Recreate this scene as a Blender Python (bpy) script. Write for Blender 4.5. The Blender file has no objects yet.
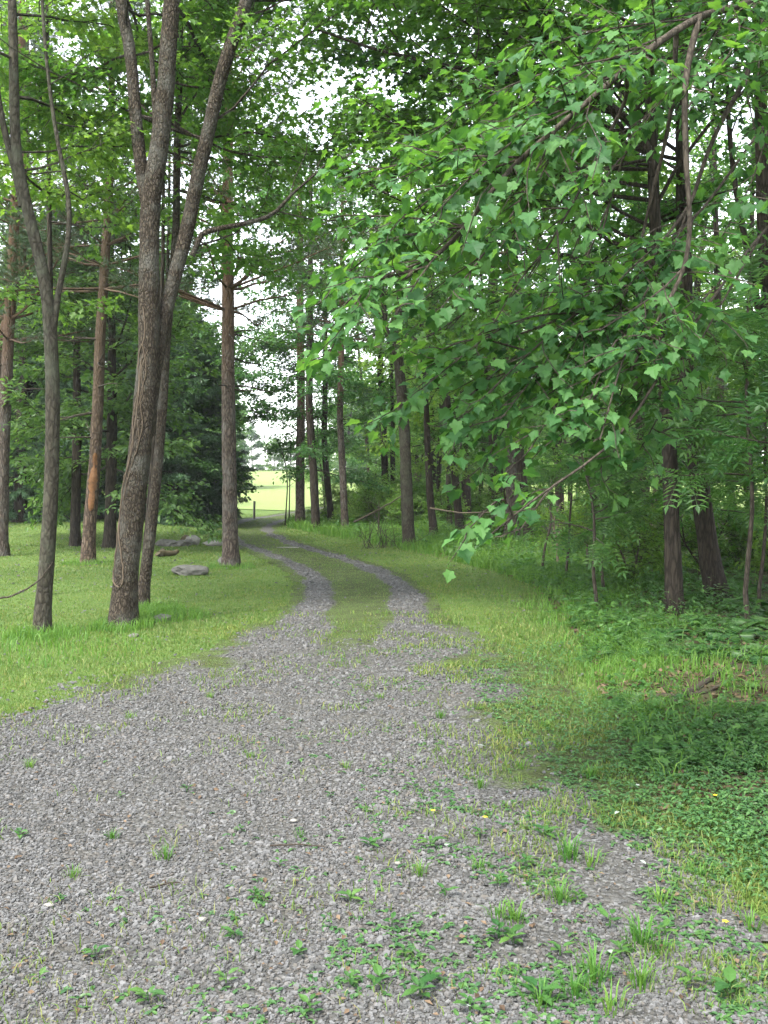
import bpy, math, random
import numpy as np
from mathutils import Vector

# ------------------------------------------------------------------ camera, sky, sun, exposure
scene = bpy.context.scene
COL = scene.collection
F = 1000.0
EYE = 1.70
PITCH = math.atan(34 / 1000.0)
cam_d = bpy.data.cameras.new("camera")
cam_d.sensor_fit = 'VERTICAL'
cam_d.sensor_height = 24.0
cam_d.lens = 24.0 * F / 1024.0
cam_d.clip_end = 2000
cam = bpy.data.objects.new("camera", cam_d)
cam.location = (0, 0, EYE)
cam.rotation_euler = (math.pi / 2 - PITCH, 0, 0)
COL.objects.link(cam)
scene.camera = cam

SUN_EL, SUN_ROT = math.radians(58), math.radians(-140)   # high, behind the camera to one side, through thin cloud
world = bpy.data.worlds.new("World")
scene.world = world
world.use_nodes = True
wn, wl = world.node_tree.nodes, world.node_tree.links
wn.clear()
w_out = wn.new('ShaderNodeOutputWorld')
w_bg = wn.new('ShaderNodeBackground')
w_hsv = wn.new('ShaderNodeHueSaturation')
w_sky = wn.new('ShaderNodeTexSky')
w_sky.sky_type = 'NISHITA'
w_sky.sun_disc = False
w_sky.sun_elevation = SUN_EL
w_sky.sun_rotation = SUN_ROT
w_sky.dust_density = 1.2
w_sky.air_density = 1.0
w_hsv.inputs['Saturation'].default_value = 0.28
w_bg.inputs['Strength'].default_value = 0.15
wl.new(w_sky.outputs[0], w_hsv.inputs['Color'])
wl.new(w_hsv.outputs[0], w_bg.inputs['Color'])
wl.new(w_bg.outputs[0], w_out.inputs[0])

sun_d = bpy.data.lights.new("sun", 'SUN')
sun_d.energy = 1.5
sun_d.angle = math.radians(14)
sun_d.color = (1.0, 0.96, 0.88)
sun = bpy.data.objects.new("sun", sun_d)
sd = Vector((math.sin(SUN_ROT) * math.cos(SUN_EL), math.cos(SUN_ROT) * math.cos(SUN_EL), math.sin(SUN_EL)))
sun.rotation_euler = sd.to_track_quat('Z', 'Y').to_euler()
sun.location = (0, 0, 40)
COL.objects.link(sun)

vs = scene.view_settings
vs.view_transform = 'Standard'
vs.look = 'None'
vs.gamma = 1
vs.use_curve_mapping = False
vs.exposure = 2.68

cy = scene.cycles
cy.use_denoising = True
cy.max_bounces = 9
cy.diffuse_bounces = 7
cy.glossy_bounces = 2
cy.transmission_bounces = 4
cy.transparent_max_bounces = 4
cy.use_adaptive_sampling = True
cy.adaptive_threshold = 0.02
cy.caustics_reflective = False
cy.caustics_refractive = False

# ------------------------------------------------------------------ numeric helpers
def hash2(ix, iy, seed):
    n = (ix.astype(np.int64) * 374761393 + iy.astype(np.int64) * 668265263 + seed * 974711) & 0x7fffffff
    n = ((n ^ (n >> 13)) * 1274126177) & 0x7fffffff
    return ((n ^ (n >> 16)) & 0xffff) / 65535.0

def vnoise(x, y, seed=0):
    x = np.asarray(x, float); y = np.asarray(y, float)
    ix, iy = np.floor(x), np.floor(y)
    fx, fy = x - ix, y - iy
    fx = fx * fx * (3 - 2 * fx); fy = fy * fy * (3 - 2 * fy)
    a, b = hash2(ix, iy, seed), hash2(ix + 1, iy, seed)
    c, d = hash2(ix, iy + 1, seed), hash2(ix + 1, iy + 1, seed)
    return (a * (1 - fx) + b * fx) * (1 - fy) + (c * (1 - fx) + d * fx) * fy

def fbm(x, y, seed=0, o=3):
    v, a, s = 0, 0.5, 0
    for k in range(o):
        v = v + a * vnoise(np.asarray(x) * 2 ** k, np.asarray(y) * 2 ** k, seed + k); s += a; a *= 0.5
    return v / s

def sstep(a, b, x):
    t = np.clip((np.asarray(x, float) - a) / (b - a), 0, 1)
    return t * t * (3 - 2 * t)

CY = np.array([0, 6, 9, 12, 14.5, 17, 19.5, 22.7, 26, 30, 34, 38, 42, 47, 54])
CX = np.array([-.45, -.45, -.4, -.3, -.25, -.52, -1.1, -2.05, -3.1, -4.05, -4.65, -4.75, -4.5, -3.6, -1.5])
def centre(y):
    y = np.asarray(y, float)
    return (np.interp(y - .9, CY, CX) + np.interp(y, CY, CX) + np.interp(y + .9, CY, CX)) / 3
FY = np.array([0, 3, 4, 7.6, 11, 15, 18, 22, 27, 34, 38, 45, 60])
FX = np.array([1.35, 1.4, 1.5, 1.95, 2.35, 2.6, 2.3, 1.45, -.2, -2.55, -3.0, -2.6, 1.0])
def forest_edge(y):
    return np.interp(y, FY, FX)
XLY = np.array([0, 2, 6.7, 8.5, 10.5, 12, 13.5])
XLX = np.array([-9, -7.5, -2.7, -2.15, -1.55, -1.3, -1.25])
XRY = np.array([0, 2, 3.1, 4.6, 7.7, 10, 12, 14])
XRX = np.array([2.4, 2.2, 1.8, 1.2, .82, .74, .74, .7])

def height(x, y):
    x = np.asarray(x, float); y = np.asarray(y, float)
    h = 0.10 * (fbm(x / 4.5, y / 4.5, 11, 2) - .5) * sstep(.9, 3.0, np.abs(x - centre(y)))
    h = h + 0.20 * sstep(0.3, 4, x - forest_edge(y)) * (fbm(x / 2.2, y / 2.2, 31) - .25)
    h = h + .36 * sstep(-4, -9, x) * sstep(24, 34, y) * (1 - sstep(40, 52, y))
    h = h + np.clip(y - 43, 0, 200) * 0.022 - np.clip(y - 190, 0, 1000) * 0.02
    return h

def gravel_mask(x, y):
    x = np.asarray(x, float); y = np.asarray(y, float)
    dy = (centre(y + .5) - centre(y - .5))
    u = (x - centre(y)) / np.sqrt(1 + dy * dy)
    n = (fbm(x / .7, y / .7, 5, 4) - .5)
    hw = np.interp(y, [9, 12, 16, 24, 40], [.34, .23, .16, .135, .12])
    tr = 1 - sstep(hw * .55, hw * 1.5, np.abs(np.abs(u) - .62) + n * .30)
    xl = np.interp(y, XLY, XLX); xr = np.interp(y, XRY, XRX)
    nn = n * 1.9
    pad = sstep(-.15, .55, x - xl + nn) * (1 - sstep(-.55, .45, x - xr + nn * 1.2))
    strip = sstep(7.2, 11.0, y) * (1 - sstep(.26, .5, np.abs(u) + n * .35))
    pad = pad * (1 - sstep(10.0, 12.6, y)) * (1 - .93 * strip)
    return np.clip(np.maximum(pad, tr * sstep(8, 11, y)), 0, 1)

cp, sp_ = math.cos(PITCH), math.sin(PITCH)
def ray(px, py):
    u, v = (px - 384) / F, (512 - py) / F
    return np.array([u, cp + v * sp_, -sp_ + v * cp])
def at_depth(px, py, d):
    r = ray(px, py); t = d / r[1]
    return np.array([r[0] * t, d, EYE + r[2] * t])
def at_ground(px, py):
    r = ray(px, py); t = EYE / max(-r[2], 1e-3)
    for _ in range(20):
        p = r * t
        t = (EYE - float(height(p[0], p[1]))) / max(-r[2], 1e-3)
        t = min(t, 150)
    p = r * t
    return np.array([p[0], p[1], float(height(p[0], p[1]))])

def nrm(v):
    v = np.asarray(v, float)
    return v / np.maximum(np.linalg.norm(v, axis=-1, keepdims=True), 1e-9)

class MB:
    """collects pieces of mesh, then links them as ONE object"""
    def __init__(s): s.V, s.F, s.M, s.n = [], [], [], 0
    def add(s, V, Fc, mat=0):
        V = np.asarray(V, float).reshape(-1, 3); Fc = np.asarray(Fc, np.int64)
        if len(V) == 0: return
        s.V.append(V); s.F.append(Fc + s.n); s.M.append(np.full(len(Fc), mat)); s.n += len(V)
    def tube(s, P, R, k=7, mat=0, rough=0.0, rng=None, cap=False, roots=0.0):
        P = np.asarray(P, float); R = np.asarray(R, float); n = len(P)
        T = np.gradient(P, axis=0); T = nrm(T)
        ref = np.array([1., 0, 0]) if abs(T[:, 0]).mean() < .8 else np.array([0, 0, 1.])
        A = nrm(np.cross(T, ref)); B = np.cross(T, A)
        th = np.arange(k) / k * 2 * np.pi
        rr = np.repeat(R[:, None], k, 1)
        if rough and rng is not None:
            C_, S_ = np.cos(th)[None] * 3.2 + 20, np.sin(th)[None] * 3.2
            rr = rr * (1 + rng.normal(0, rough * .35, (n, k)) + rough * 3.2 * (fbm(C_ + 0 * P[:, 2:3], P[:, 2:3] * 3.0 + S_, int(rng.integers(99)), 3) - .5))
        if roots:
            ph = float(rng.uniform(0, 6))
            rr = rr * (1 + roots * np.exp(-np.maximum(P[:, 2] - P[0, 2] - .12, 0) / .16)[:, None] * (.5 + .3 * np.cos(3 * th + ph) + .3 * np.cos(5 * th + 2 * ph))[None])
        V = P[:, None, :] + rr[:, :, None] * (np.cos(th)[None, :, None] * A[:, None, :] + np.sin(th)[None, :, None] * B[:, None, :])
        i = np.arange(n - 1)[:, None] * k; j = np.arange(k)[None, :]; j2 = (j + 1) % k
        Fc = np.stack([i + j, i + j2, i + k + j2, i + k + j], -1).reshape(-1, 4)
        s.add(V, Fc, mat)
        if cap:
            m = len(P) * k
            for row, rev in ((0, True), (n - 1, False)):
                c = P[row]
                idx = row * k + np.arange(k)
                ring = V.reshape(-1, 3)[idx]
                tri = np.stack([np.full(k, k), np.arange(k), (np.arange(k) + 1) % k], 1)
                if rev: tri = tri[:, ::-1]
                s.add(np.vstack([ring, c]), tri, mat)
    def build(s, name, mats, parent=None, smooth=False, attr=None):
        me = bpy.data.meshes.new(name)
        V = np.vstack(s.V)
        me.vertices.add(len(V)); me.vertices.foreach_set('co', V.astype(np.float32).ravel())
        loops = np.concatenate([f.ravel() for f in s.F]).astype(np.int32)
        cnt = np.concatenate([np.full(len(f), f.shape[1]) for f in s.F]).astype(np.int32)
        st = np.concatenate([[0], np.cumsum(cnt)[:-1]]).astype(np.int32)
        me.loops.add(len(loops)); me.loops.foreach_set('vertex_index', loops)
        me.polygons.add(len(cnt)); me.polygons.foreach_set('loop_start', st); me.polygons.foreach_set('loop_total', cnt)
        me.polygons.foreach_set('material_index', np.concatenate(s.M).astype(np.int32))
        me.polygons.foreach_set('use_smooth', np.full(len(cnt), bool(smooth)))
        for m in (mats if isinstance(mats, (list, tuple)) else [mats]): me.materials.append(m)
        if attr is not None:
            for an, av in attr.items():
                a = me.attributes.new(an, 'FLOAT', 'POINT'); a.data.foreach_set('value', np.asarray(av, np.float32))
        me.update(calc_edges=True)
        ob = bpy.data.objects.new(name, me); COL.objects.link(ob)
        if parent is not None: ob.parent = parent
        return ob

def tag(o, label=None, cat=None, group=None, kind=None):
    if label: o['label'] = label
    if cat: o['category'] = cat
    if group: o['group'] = group
    if kind: o['kind'] = kind
    return o
def thing(name, loc, label, cat, group=None):
    o = bpy.data.objects.new(name, None); COL.objects.link(o)
    o.location = [float(c) for c in loc]; o.empty_display_size = .2
    return tag(o, label, cat, group)
def copy_tree(o, loc, rz, s, label=None, group=None, parent=None):
    c = o.copy(); COL.objects.link(c)
    if parent is None:
        c.location = [float(v) for v in loc]; c.rotation_euler = (0, 0, rz); c.scale = (s, s, s) if np.isscalar(s) else s
        if label: c['label'] = label
        if group: c['group'] = group
    else: c.parent = parent
    for ch in [q for q in bpy.data.objects if q.parent == o]: copy_tree(ch, None, 0, 1, parent=c)
    return c

# ------------------------------------------------------------------ materials
def new_mat(name):
    m = bpy.data.materials.new(name); m.use_nodes = True
    nt = m.node_tree; nt.nodes.clear()
    out = nt.nodes.new('ShaderNodeOutputMaterial')
    return m, nt, out
def N(nt, t, **kw):
    n = nt.nodes.new(t)
    for k, v in kw.items():
        if k in n.inputs: n.inputs[k].default_value = v
        else: setattr(n, k, v)
    return n
def ramp(nt, fac, stops, interp='LINEAR'):
    r = nt.nodes.new('ShaderNodeValToRGB'); r.color_ramp.interpolation = interp
    e = r.color_ramp.elements
    while len(e) < len(stops): e.new(.5)
    for i, (p, c) in enumerate(stops):
        e[i].position = p; e[i].color = (*c, 1)
    nt.links.new(fac, r.inputs[0]); return r.outputs[0]
def math_n(nt, op, a, b=None):
    n = nt.nodes.new('ShaderNodeMath'); n.operation = op
    for i, v in enumerate((a, b)):
        if v is None: continue
        if isinstance(v, (int, float)): n.inputs[i].default_value = v
        else: nt.links.new(v, n.inputs[i])
    return n.outputs[0]
def mixc(nt, fac, a, b, mode='MIX'):
    n = nt.nodes.new('ShaderNodeMix'); n.data_type = 'RGBA'; n.blend_type = mode
    for i, v in ((0, fac), (6, a), (7, b)):
        if isinstance(v, (int, float)): n.inputs[i].default_value = v
        elif isinstance(v, tuple): n.inputs[i].default_value = (*v, 1)
        else: nt.links.new(v, n.inputs[i])
    return n.outputs[2]
def noise(nt, vec, scale, detail=3, rough=.55):
    n = N(nt, 'ShaderNodeTexNoise', Scale=scale, Detail=detail, Roughness=rough)
    if vec is not None: nt.links.new(vec, n.inputs['Vector'])
    return n.outputs['Fac']

def leaf_mat(name, cols, trans=.4, tcol=None, rough=.45, spec=.4, patchy=False):
    m, nt, out = new_mat(name)
    geo = N(nt, 'ShaderNodeNewGeometry')
    c = ramp(nt, geo.outputs['Random Per Island'], [(i / (len(cols) - 1), k) for i, k in enumerate(cols)])
    if patchy:
        tco = N(nt, 'ShaderNodeTexCoord')
        c = mixc(nt, ramp(nt, noise(nt, tco.outputs['Object'], .9, 4, .6), [(.42, (0, 0, 0)), (.68, (.75, .75, .75))]), c, mixc(nt, 1.0, c, (1.35, 1.12, .95), 'MULTIPLY'))
        c = mixc(nt, ramp(nt, noise(nt, tco.outputs['Object'], 2.3, 3, .6), [(.5, (0, 0, 0)), (.7, (.6, .6, .6))]), c, mixc(nt, 1.0, c, (.6, .78, .75), 'MULTIPLY'))
    ob = N(nt, 'ShaderNodeObjectInfo')
    hs = N(nt, 'ShaderNodeHueSaturation')
    v = math_n(nt, 'MULTIPLY_ADD', ob.outputs['Random'], .35); v.node.inputs[2].default_value = .83
    nt.links.new(v, hs.inputs['Value'])
    hsh = math_n(nt, 'MULTIPLY_ADD', ob.outputs['Random'], -.03); hsh.node.inputs[2].default_value = .515
    nt.links.new(hsh, hs.inputs['Hue'])
    nt.links.new(c, hs.inputs['Color']); c = hs.outputs[0]
    b = N(nt, 'ShaderNodeBsdfPrincipled', Roughness=rough)
    b.inputs['Specular IOR Level'].default_value = spec
    nt.links.new(c, b.inputs['Base Color'])
    t = N(nt, 'ShaderNodeBsdfTranslucent')
    tc = mixc(nt, 1.0, c, tcol or (1.25, 1.3, .6), 'MULTIPLY')
    nt.links.new(tc, t.inputs['Color'])
    mx = N(nt, 'ShaderNodeMixShader'); mx.inputs[0].default_value = trans
    nt.links.new(b.outputs[0], mx.inputs[1]); nt.links.new(t.outputs[0], mx.inputs[2])
    nt.links.new(mx.outputs[0], out.inputs[0])
    return m

def bark_mat(name, dark, light, lichen=None, sx=14, sz=2.5, bump=.6, top=None, tz=(6, 9), plates=False):
    m, nt, out = new_mat(name)
    tc = N(nt, 'ShaderNodeTexCoord')
    mp = N(nt, 'ShaderNodeMapping'); mp.inputs['Scale'].default_value = (sx, sx, sz)
    nt.links.new(tc.outputs['Object'], mp.inputs[0])
    n1 = noise(nt, mp.outputs[0], 2.2, 5, .65)
    vo = N(nt, 'ShaderNodeTexVoronoi', Scale=1.6, feature='DISTANCE_TO_EDGE')
    wob = N(nt, 'ShaderNodeVectorMath', operation='ADD')
    nz = N(nt, 'ShaderNodeTexNoise', Scale=1.5, Detail=3)
    nt.links.new(mp.outputs[0], nz.inputs['Vector'])
    nt.links.new(mp.outputs[0], wob.inputs[0]); nt.links.new(nz.outputs['Color'], wob.inputs[1])
    nt.links.new(wob.outputs[0], vo.inputs['Vector'])
    crack = math_n(nt, 'MULTIPLY', vo.outputs['Distance'], 4.0)
    crack.node.use_clamp = True
    hgt = math_n(nt, 'MULTIPLY', math_n(nt, 'ADD', crack, .25), n1)
    c = ramp(nt, hgt, [(.08, dark), (.38, tuple((a + b) / 2 for a, b in zip(dark, light))), (.72, light)])
    if lichen:
        n2 = noise(nt, tc.outputs['Object'], 3.0, 4, .7)
        f = ramp(nt, n2, [(.48, (0, 0, 0)), (.66, (.7, .7, .7))])
        c = mixc(nt, f, c, lichen)
    if top:
        sx_ = N(nt, 'ShaderNodeSeparateXYZ'); nt.links.new(tc.outputs['Object'], sx_.inputs[0])
        mr = N(nt, 'ShaderNodeMapRange'); mr.inputs[1].default_value = tz[0]; mr.inputs[2].default_value = tz[1]
        nn = math_n(nt, 'MULTIPLY_ADD', n1, 2.0); nt.links.new(sx_.outputs[2], nn.node.inputs[2])
        nt.links.new(nn, mr.inputs[0])
        tcol = mixc(nt, n1, tuple(v * .55 for v in top), top)
        c = mixc(nt, mr.outputs[0], c, tcol)
    b = N(nt, 'ShaderNodeBsdfPrincipled', Roughness=.92)
    b.inputs['Specular IOR Level'].default_value = .15
    nt.links.new(c, b.inputs['Base Color'])
    bp = N(nt, 'ShaderNodeBump', Strength=bump, Distance=.03)
    nt.links.new(hgt, bp.inputs['Height']); nt.links.new(bp.outputs[0], b.inputs['Normal'])
    nt.links.new(b.outputs[0], out.inputs[0])
    return m

def flat_mat(name, cols, scale=8, rough=.9, bump=.3, island=False, spec=.2):
    m, nt, out = new_mat(name)
    tc = N(nt, 'ShaderNodeTexCoord')
    n1 = noise(nt, tc.outputs['Object'], scale, 5, .65)
    f = n1
    if island:
        geo = N(nt, 'ShaderNodeNewGeometry')
        f = math_n(nt, 'ADD', math_n(nt, 'MULTIPLY', geo.outputs['Random Per Island'], .8), math_n(nt, 'MULTIPLY', n1, .2))
    c = ramp(nt, f, [(.15 + .7 * i / (len(cols) - 1), k) for i, k in enumerate(cols)])
    b = N(nt, 'ShaderNodeBsdfPrincipled', Roughness=rough)
    b.inputs['Specular IOR Level'].default_value = spec
    nt.links.new(c, b.inputs['Base Color'])
    if bump:
        bp = N(nt, 'ShaderNodeBump', Strength=bump, Distance=.02)
        nt.links.new(n1, bp.inputs['Height']); nt.links.new(bp.outputs[0], b.inputs['Normal'])
    nt.links.new(b.outputs[0], out.inputs[0])
    return m

def ground_mat(name, kind):
    m, nt, out = new_mat(name)
    tc = N(nt, 'ShaderNodeTexCoord'); P = tc.outputs['Object']
    big, mid, fine = noise(nt, P, .35, 4), noise(nt, P, 3.5, 5, .65), noise(nt, P, 45, 4, .7)
    b = N(nt, 'ShaderNodeBsdfPrincipled', Roughness=.95)
    b.inputs['Specular IOR Level'].default_value = .15
    hgt = fine
    if kind == 'lawn':
        c = ramp(nt, mid, [(.25, (.06, .10, .022)), (.55, (.085, .14, .03)), (.8, (.125, .15, .048))])
        c = mixc(nt, ramp(nt, big, [(.4, (0, 0, 0)), (.7, (.6, .6, .6))]), c, (.085, .13, .03))
        c = mixc(nt, math_n(nt, 'MULTIPLY', fine, .5), c, (.05, .07, .02))
    elif kind == 'meadow':
        c = ramp(nt, mid, [(.2, (.13, .18, .055)), (.8, (.19, .235, .085))])
        c = mixc(nt, big, c, (.155, .215, .065))
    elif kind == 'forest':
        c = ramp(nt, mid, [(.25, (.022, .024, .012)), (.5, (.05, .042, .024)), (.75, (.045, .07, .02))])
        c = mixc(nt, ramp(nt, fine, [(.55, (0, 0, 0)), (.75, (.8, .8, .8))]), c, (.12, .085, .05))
    else:
        at = N(nt, 'ShaderNodeAttribute', attribute_name='grav')
        vo = N(nt, 'ShaderNodeTexVoronoi', Scale=42)
        nt.links.new(P, vo.inputs['Vector'])
        sx_ = N(nt, 'ShaderNodeSeparateColor'); nt.links.new(vo.outputs['Color'], sx_.inputs[0])
        g = ramp(nt, sx_.outputs[0], [(0, (.05, .049, .045)), (.5, (.082, .0815, .078)), (.9, (.11, .1095, .106)), (1, (.165, .164, .16))])
        g = mixc(nt, ramp(nt, vo.outputs['Distance'], [(.35, (0, 0, 0)), (.7, (.75, .75, .75))]), g, (.06, .057, .05))
        g = mixc(nt, ramp(nt, mid, [(.5, (0, 0, 0)), (.75, (.3, .3, .3))]), g, (.10, .088, .068))
        s = ramp(nt, mid, [(.3, (.042, .046, .02)), (.55, (.062, .09, .026)), (.75, (.09, .115, .036))])
        f = math_n(nt, 'ADD', at.outputs['Fac'], math_n(nt, 'MULTIPLY', math_n(nt, 'SUBTRACT', mid, .5), .8))
        f = ramp(nt, math_n(nt, 'ADD', f, math_n(nt, 'MULTIPLY', math_n(nt, 'SUBTRACT', fine, .5), .5)), [(.10, (0, 0, 0)), (.38, (1, 1, 1))])
        s = mixc(nt, ramp(nt, fine, [(.42, (0, 0, 0)), (.66, (.5, .5, .5))]), s, (.026, .022, .014))
        c = mixc(nt, f, s, g)
        hgt = math_n(nt, 'ADD', fine, math_n(nt, 'MULTIPLY', vo.outputs['Distance'], -1.0))
    nt.links.new(c, b.inputs['Base Color'])
    bp = N(nt, 'ShaderNodeBump', Strength=.7, Distance=.03)
    nt.links.new(hgt, bp.inputs['Height']); nt.links.new(bp.outputs[0], b.inputs['Normal'])
    nt.links.new(b.outputs[0], out.inputs[0])
    return m

M_LAWN, M_MEADOW, M_FOREST, M_DRIVE = [ground_mat('ground_' + k, k) for k in ('lawn', 'meadow', 'forest', 'drive')]
M_MAPLE = leaf_mat('leaf_maple', [(.026, .080, .026), (.042, .118, .035), (.058, .148, .041), (.086, .192, .052), (.050, .130, .044)], .46, (1.6, 1.5, .55), .55, .2)
M_LIGHT = leaf_mat('leaf_light', [(.07, .155, .036), (.105, .205, .044), (.145, .25, .055)], .6)
M_MID = leaf_mat('leaf_mid', [(.042, .115, .035), (.066, .156, .044), (.096, .195, .052)], .54)
M_DARK = leaf_mat('leaf_dark', [(.038, .098, .032), (.064, .142, .041), (.096, .185, .05)], .5)
M_PINE = leaf_mat('needle_pine', [(.035, .07, .03), (.05, .09, .038), (.07, .11, .05)], .25, (1.3, 1.2, .7))
M_SPRUCE = leaf_mat('needle_spruce', [(.032, .078, .038), (.048, .105, .048), (.07, .135, .055)], .15, (1.3, 1.2, .7))
M_GRASS = leaf_mat('grass_blade', [(.046, .108, .022), (.068, .142, .028), (.098, .165, .036), (.15, .165, .07)], .35, (1.3, 1.2, .6), .55, .3, True)
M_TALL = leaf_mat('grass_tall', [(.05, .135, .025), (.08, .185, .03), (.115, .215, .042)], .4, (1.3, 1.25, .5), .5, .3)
M_HERB = leaf_mat('herb_leaf', [(.028, .088, .022), (.045, .12, .027), (.07, .155, .034)], .4)
M_CREEP = leaf_mat('creeper_leaf', [(.03, .085, .028), (.05, .12, .035), (.075, .16, .04)], .3)
M_BARK = bark_mat('bark_rough', (.014, .011, .008), (.085, .068, .050), (.105, .103, .088), 20, 9.0, 1.0)
M_BARK2 = bark_mat('bark_smooth', (.018, .0155, .0115), (.056, .050, .037), (.060, .064, .045), 11, 5.0, .5)
M_BARKD = bark_mat('bark_dark', (.012, .010, .008), (.05, .041, .031), None, 14, 2.2, .7)
M_BARKP = bark_mat('bark_pine', (.022, .017, .014), (.105, .084, .068), (.10, .095, .085), 11, 4.0, .9, (.12, .072, .044), (4.2, 6.8))
M_BARKS = bark_mat('bark_scarred', (.022, .016, .012), (.11, .08, .058), None, 11, 4.0, .9, (.10, .07, .047), (3.0, 6.0))
M_TWIG = bark_mat('bark_twig', (.022, .018, .014), (.07, .058, .045), None, 20, 6, .3)
M_SCAR = flat_mat('bare_wood', [(.035, .02, .012), (.13, .062, .027), (.20, .11, .055)], 14, .8, .5)
M_STONE = flat_mat('gravel_chip', [(.046, .0457, .043), (.068, .0678, .066), (.086, .0858, .0845), (.122, .1217, .121), (.085, .077, .067)], 60, .85, 0, True, .3)
M_ROCK = flat_mat('rock', [(.05, .048, .04), (.10, .097, .085), (.17, .165, .15)], 7, .95, .7)
M_PALEROCK = flat_mat('pale_rock', [(.13, .125, .11), (.24, .23, .205)], 7, .95, .4)
M_LOG = flat_mat('old_wood', [(.05, .04, .03), (.13, .105, .075), (.2, .165, .12)], 14, .95, .6)
M_TANLOG = flat_mat('tan_wood', [(.045, .038, .022), (.09, .075, .042)], 14, .95, .6)
M_DARKLOG = flat_mat('rotten_wood', [(.02, .016, .012), (.06, .048, .036)], 14, .95, .6)
M_VINE = flat_mat('vine_bark', [(.045, .034, .024), (.115, .088, .062)], 20, .9, .4)
M_LITTER = leaf_mat('dead_leaf', [(.05, .032, .020), (.10, .065, .040), (.15, .105, .068)], .1, (1, 1, 1), .8, .2)
M_PALELEAF = flat_mat('pale_leaf', [(.16, .19, .155), (.27, .31, .275)], 30, .6, .1)
M_YELLOW = flat_mat('yellow_petal', [(.75, .50, .02), (.85, .62, .03)], 20, .6, 0)
M_POST = flat_mat('post_wood', [(.10, .09, .075), (.2, .185, .16)], 20, .9, .3)

# ------------------------------------------------------------------ the ground
def grid_sheet(name, X, Y, keep, mat, dz, attr=None):
    """a sheet over the grid X x Y, with only the cells for which keep() holds"""
    xx, yy = np.meshgrid(X, Y)
    zz = height(xx, yy) + dz
    nx, ny = len(X), len(Y)
    idx = np.arange(nx * ny).reshape(ny, nx)
    Q = np.stack([idx[:-1, :-1], idx[:-1, 1:], idx[1:, 1:], idx[1:, :-1]], -1).reshape(-1, 4)
    V = np.stack([xx, yy, zz], -1).reshape(-1, 3)
    if keep is not None:
        c = V[Q].mean(1); Q = Q[keep(c[:, 0], c[:, 1])]
        used = np.unique(Q); remap = np.zeros(len(V), int); remap[used] = np.arange(len(used))
        V = V[used]; Q = remap[Q]
    mb = MB(); mb.add(V, Q)
    at = {k: f(V[:, 0], V[:, 1]) for k, f in attr.items()} if attr else None
    return mb.build(name, mat, None, True, at)

gx = np.concatenate([np.linspace(-400, -40, 13), np.linspace(-36, 36, 145), np.linspace(40, 400, 13)])
gy = np.concatenate([np.linspace(-60, -8, 8), np.linspace(-6, 60, 133), np.linspace(64, 200, 35), np.linspace(220, 700, 13)])
tag(grid_sheet('lawn', gx, gy, None, M_LAWN, 0), kind='structure')
def drive_keep(x, y):
    dy = centre(y + .5) - centre(y - .5)
    u = (x - centre(y)) / np.sqrt(1 + dy * dy)
    n = fbm(x / .5, y / .5, 8) * .5
    xl = np.interp(y, XLY, XLX); xr = np.interp(y, XRY, XRX)
    pad = (x > xl - .25 + n * .8) & (x < np.minimum(xr + (1.1 - n) * (1 - sstep(8, 12.6, y)), forest_edge(y) - .05)) & (y < 13)
    return pad | ((np.abs(u) < .85 + n * .6) & (y > 9))
dx = np.arange(-8.5, 3.2, .07)
tag(grid_sheet('driveway', dx, np.arange(-2, 52, .09), drive_keep, M_DRIVE, .012, {'grav': gravel_mask}), kind='structure')
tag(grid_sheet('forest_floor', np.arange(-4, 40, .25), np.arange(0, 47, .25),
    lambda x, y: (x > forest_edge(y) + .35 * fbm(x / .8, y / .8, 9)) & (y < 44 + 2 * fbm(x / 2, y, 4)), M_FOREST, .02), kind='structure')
tag(grid_sheet('meadow', np.concatenate([np.linspace(-260, -40, 12), np.linspace(-36, 60, 97), np.linspace(70, 260, 10)]), np.concatenate([np.arange(46, 60, .5), np.arange(60, 230, 4)]),
    lambda x, y: (y > 47.5 + fbm(x / 2, y / 2, 3)) & ((x > forest_edge(y) + 1) | (x < centre(np.minimum(y, 54)) - 1.2) | (y > 55)), M_MEADOW, .03), kind='structure')

# ------------------------------------------------------------------ leaves
def fan(outline, c, fold=.15, droop=.12):
    o = np.array(outline, float)
    full = np.vstack([o, o[-2:0:-1] * [1, -1]])
    V = np.vstack([[c[0], 0], full])
    z = fold * np.abs(V[:, 1]) - droop * V[:, 0] ** 2
    n = len(full)
    Fc = np.stack([np.zeros(n, int), 1 + np.arange(n), 1 + (np.arange(n) + 1) % n], 1)
    return np.column_stack([V, z]), Fc
L_MAPLE = fan([(0, 0), (-.06, .10), (-.11, .31), (.07, .36), (.19, .35), (.28, .49), (.44, .58), (.49, .44), (.60, .36), (.57, .22), (.69, .26), (.80, .15), (1, 0)], (.30, 0), .15, .30)
def stalked(t, l, w=.012):
    V, Fc = t
    n = len(V)
    st = np.array([[0, w, 0], [0, -w, 0], [l, -w * .7, -.03 * l], [l, w * .7, -.03 * l]])
    return np.vstack([V + [l, 0, -.03 * l], st]), np.vstack([Fc, [[n, n + 1, n + 2], [n, n + 2, n + 3]]])
L_MAPLE = stalked(L_MAPLE, .55)
L_MAPLE2 = fan([(0, 0), (-.05, .28), (.22, .25), (.45, .58), (.52, .2), (.74, .18), (1, 0)], (.3, 0), .18, .25)
L_OVAL = fan([(0, 0), (.22, .22), (.55, .26), (1, 0)], (.45, 0), .25, .2)
L_DIAM = (np.array([[0, 0, 0], [.45, .30, .08], [1, 0, -.12], [.45, -.30, .08]]), np.array([[0, 1, 2], [0, 2, 3]]))
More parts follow.
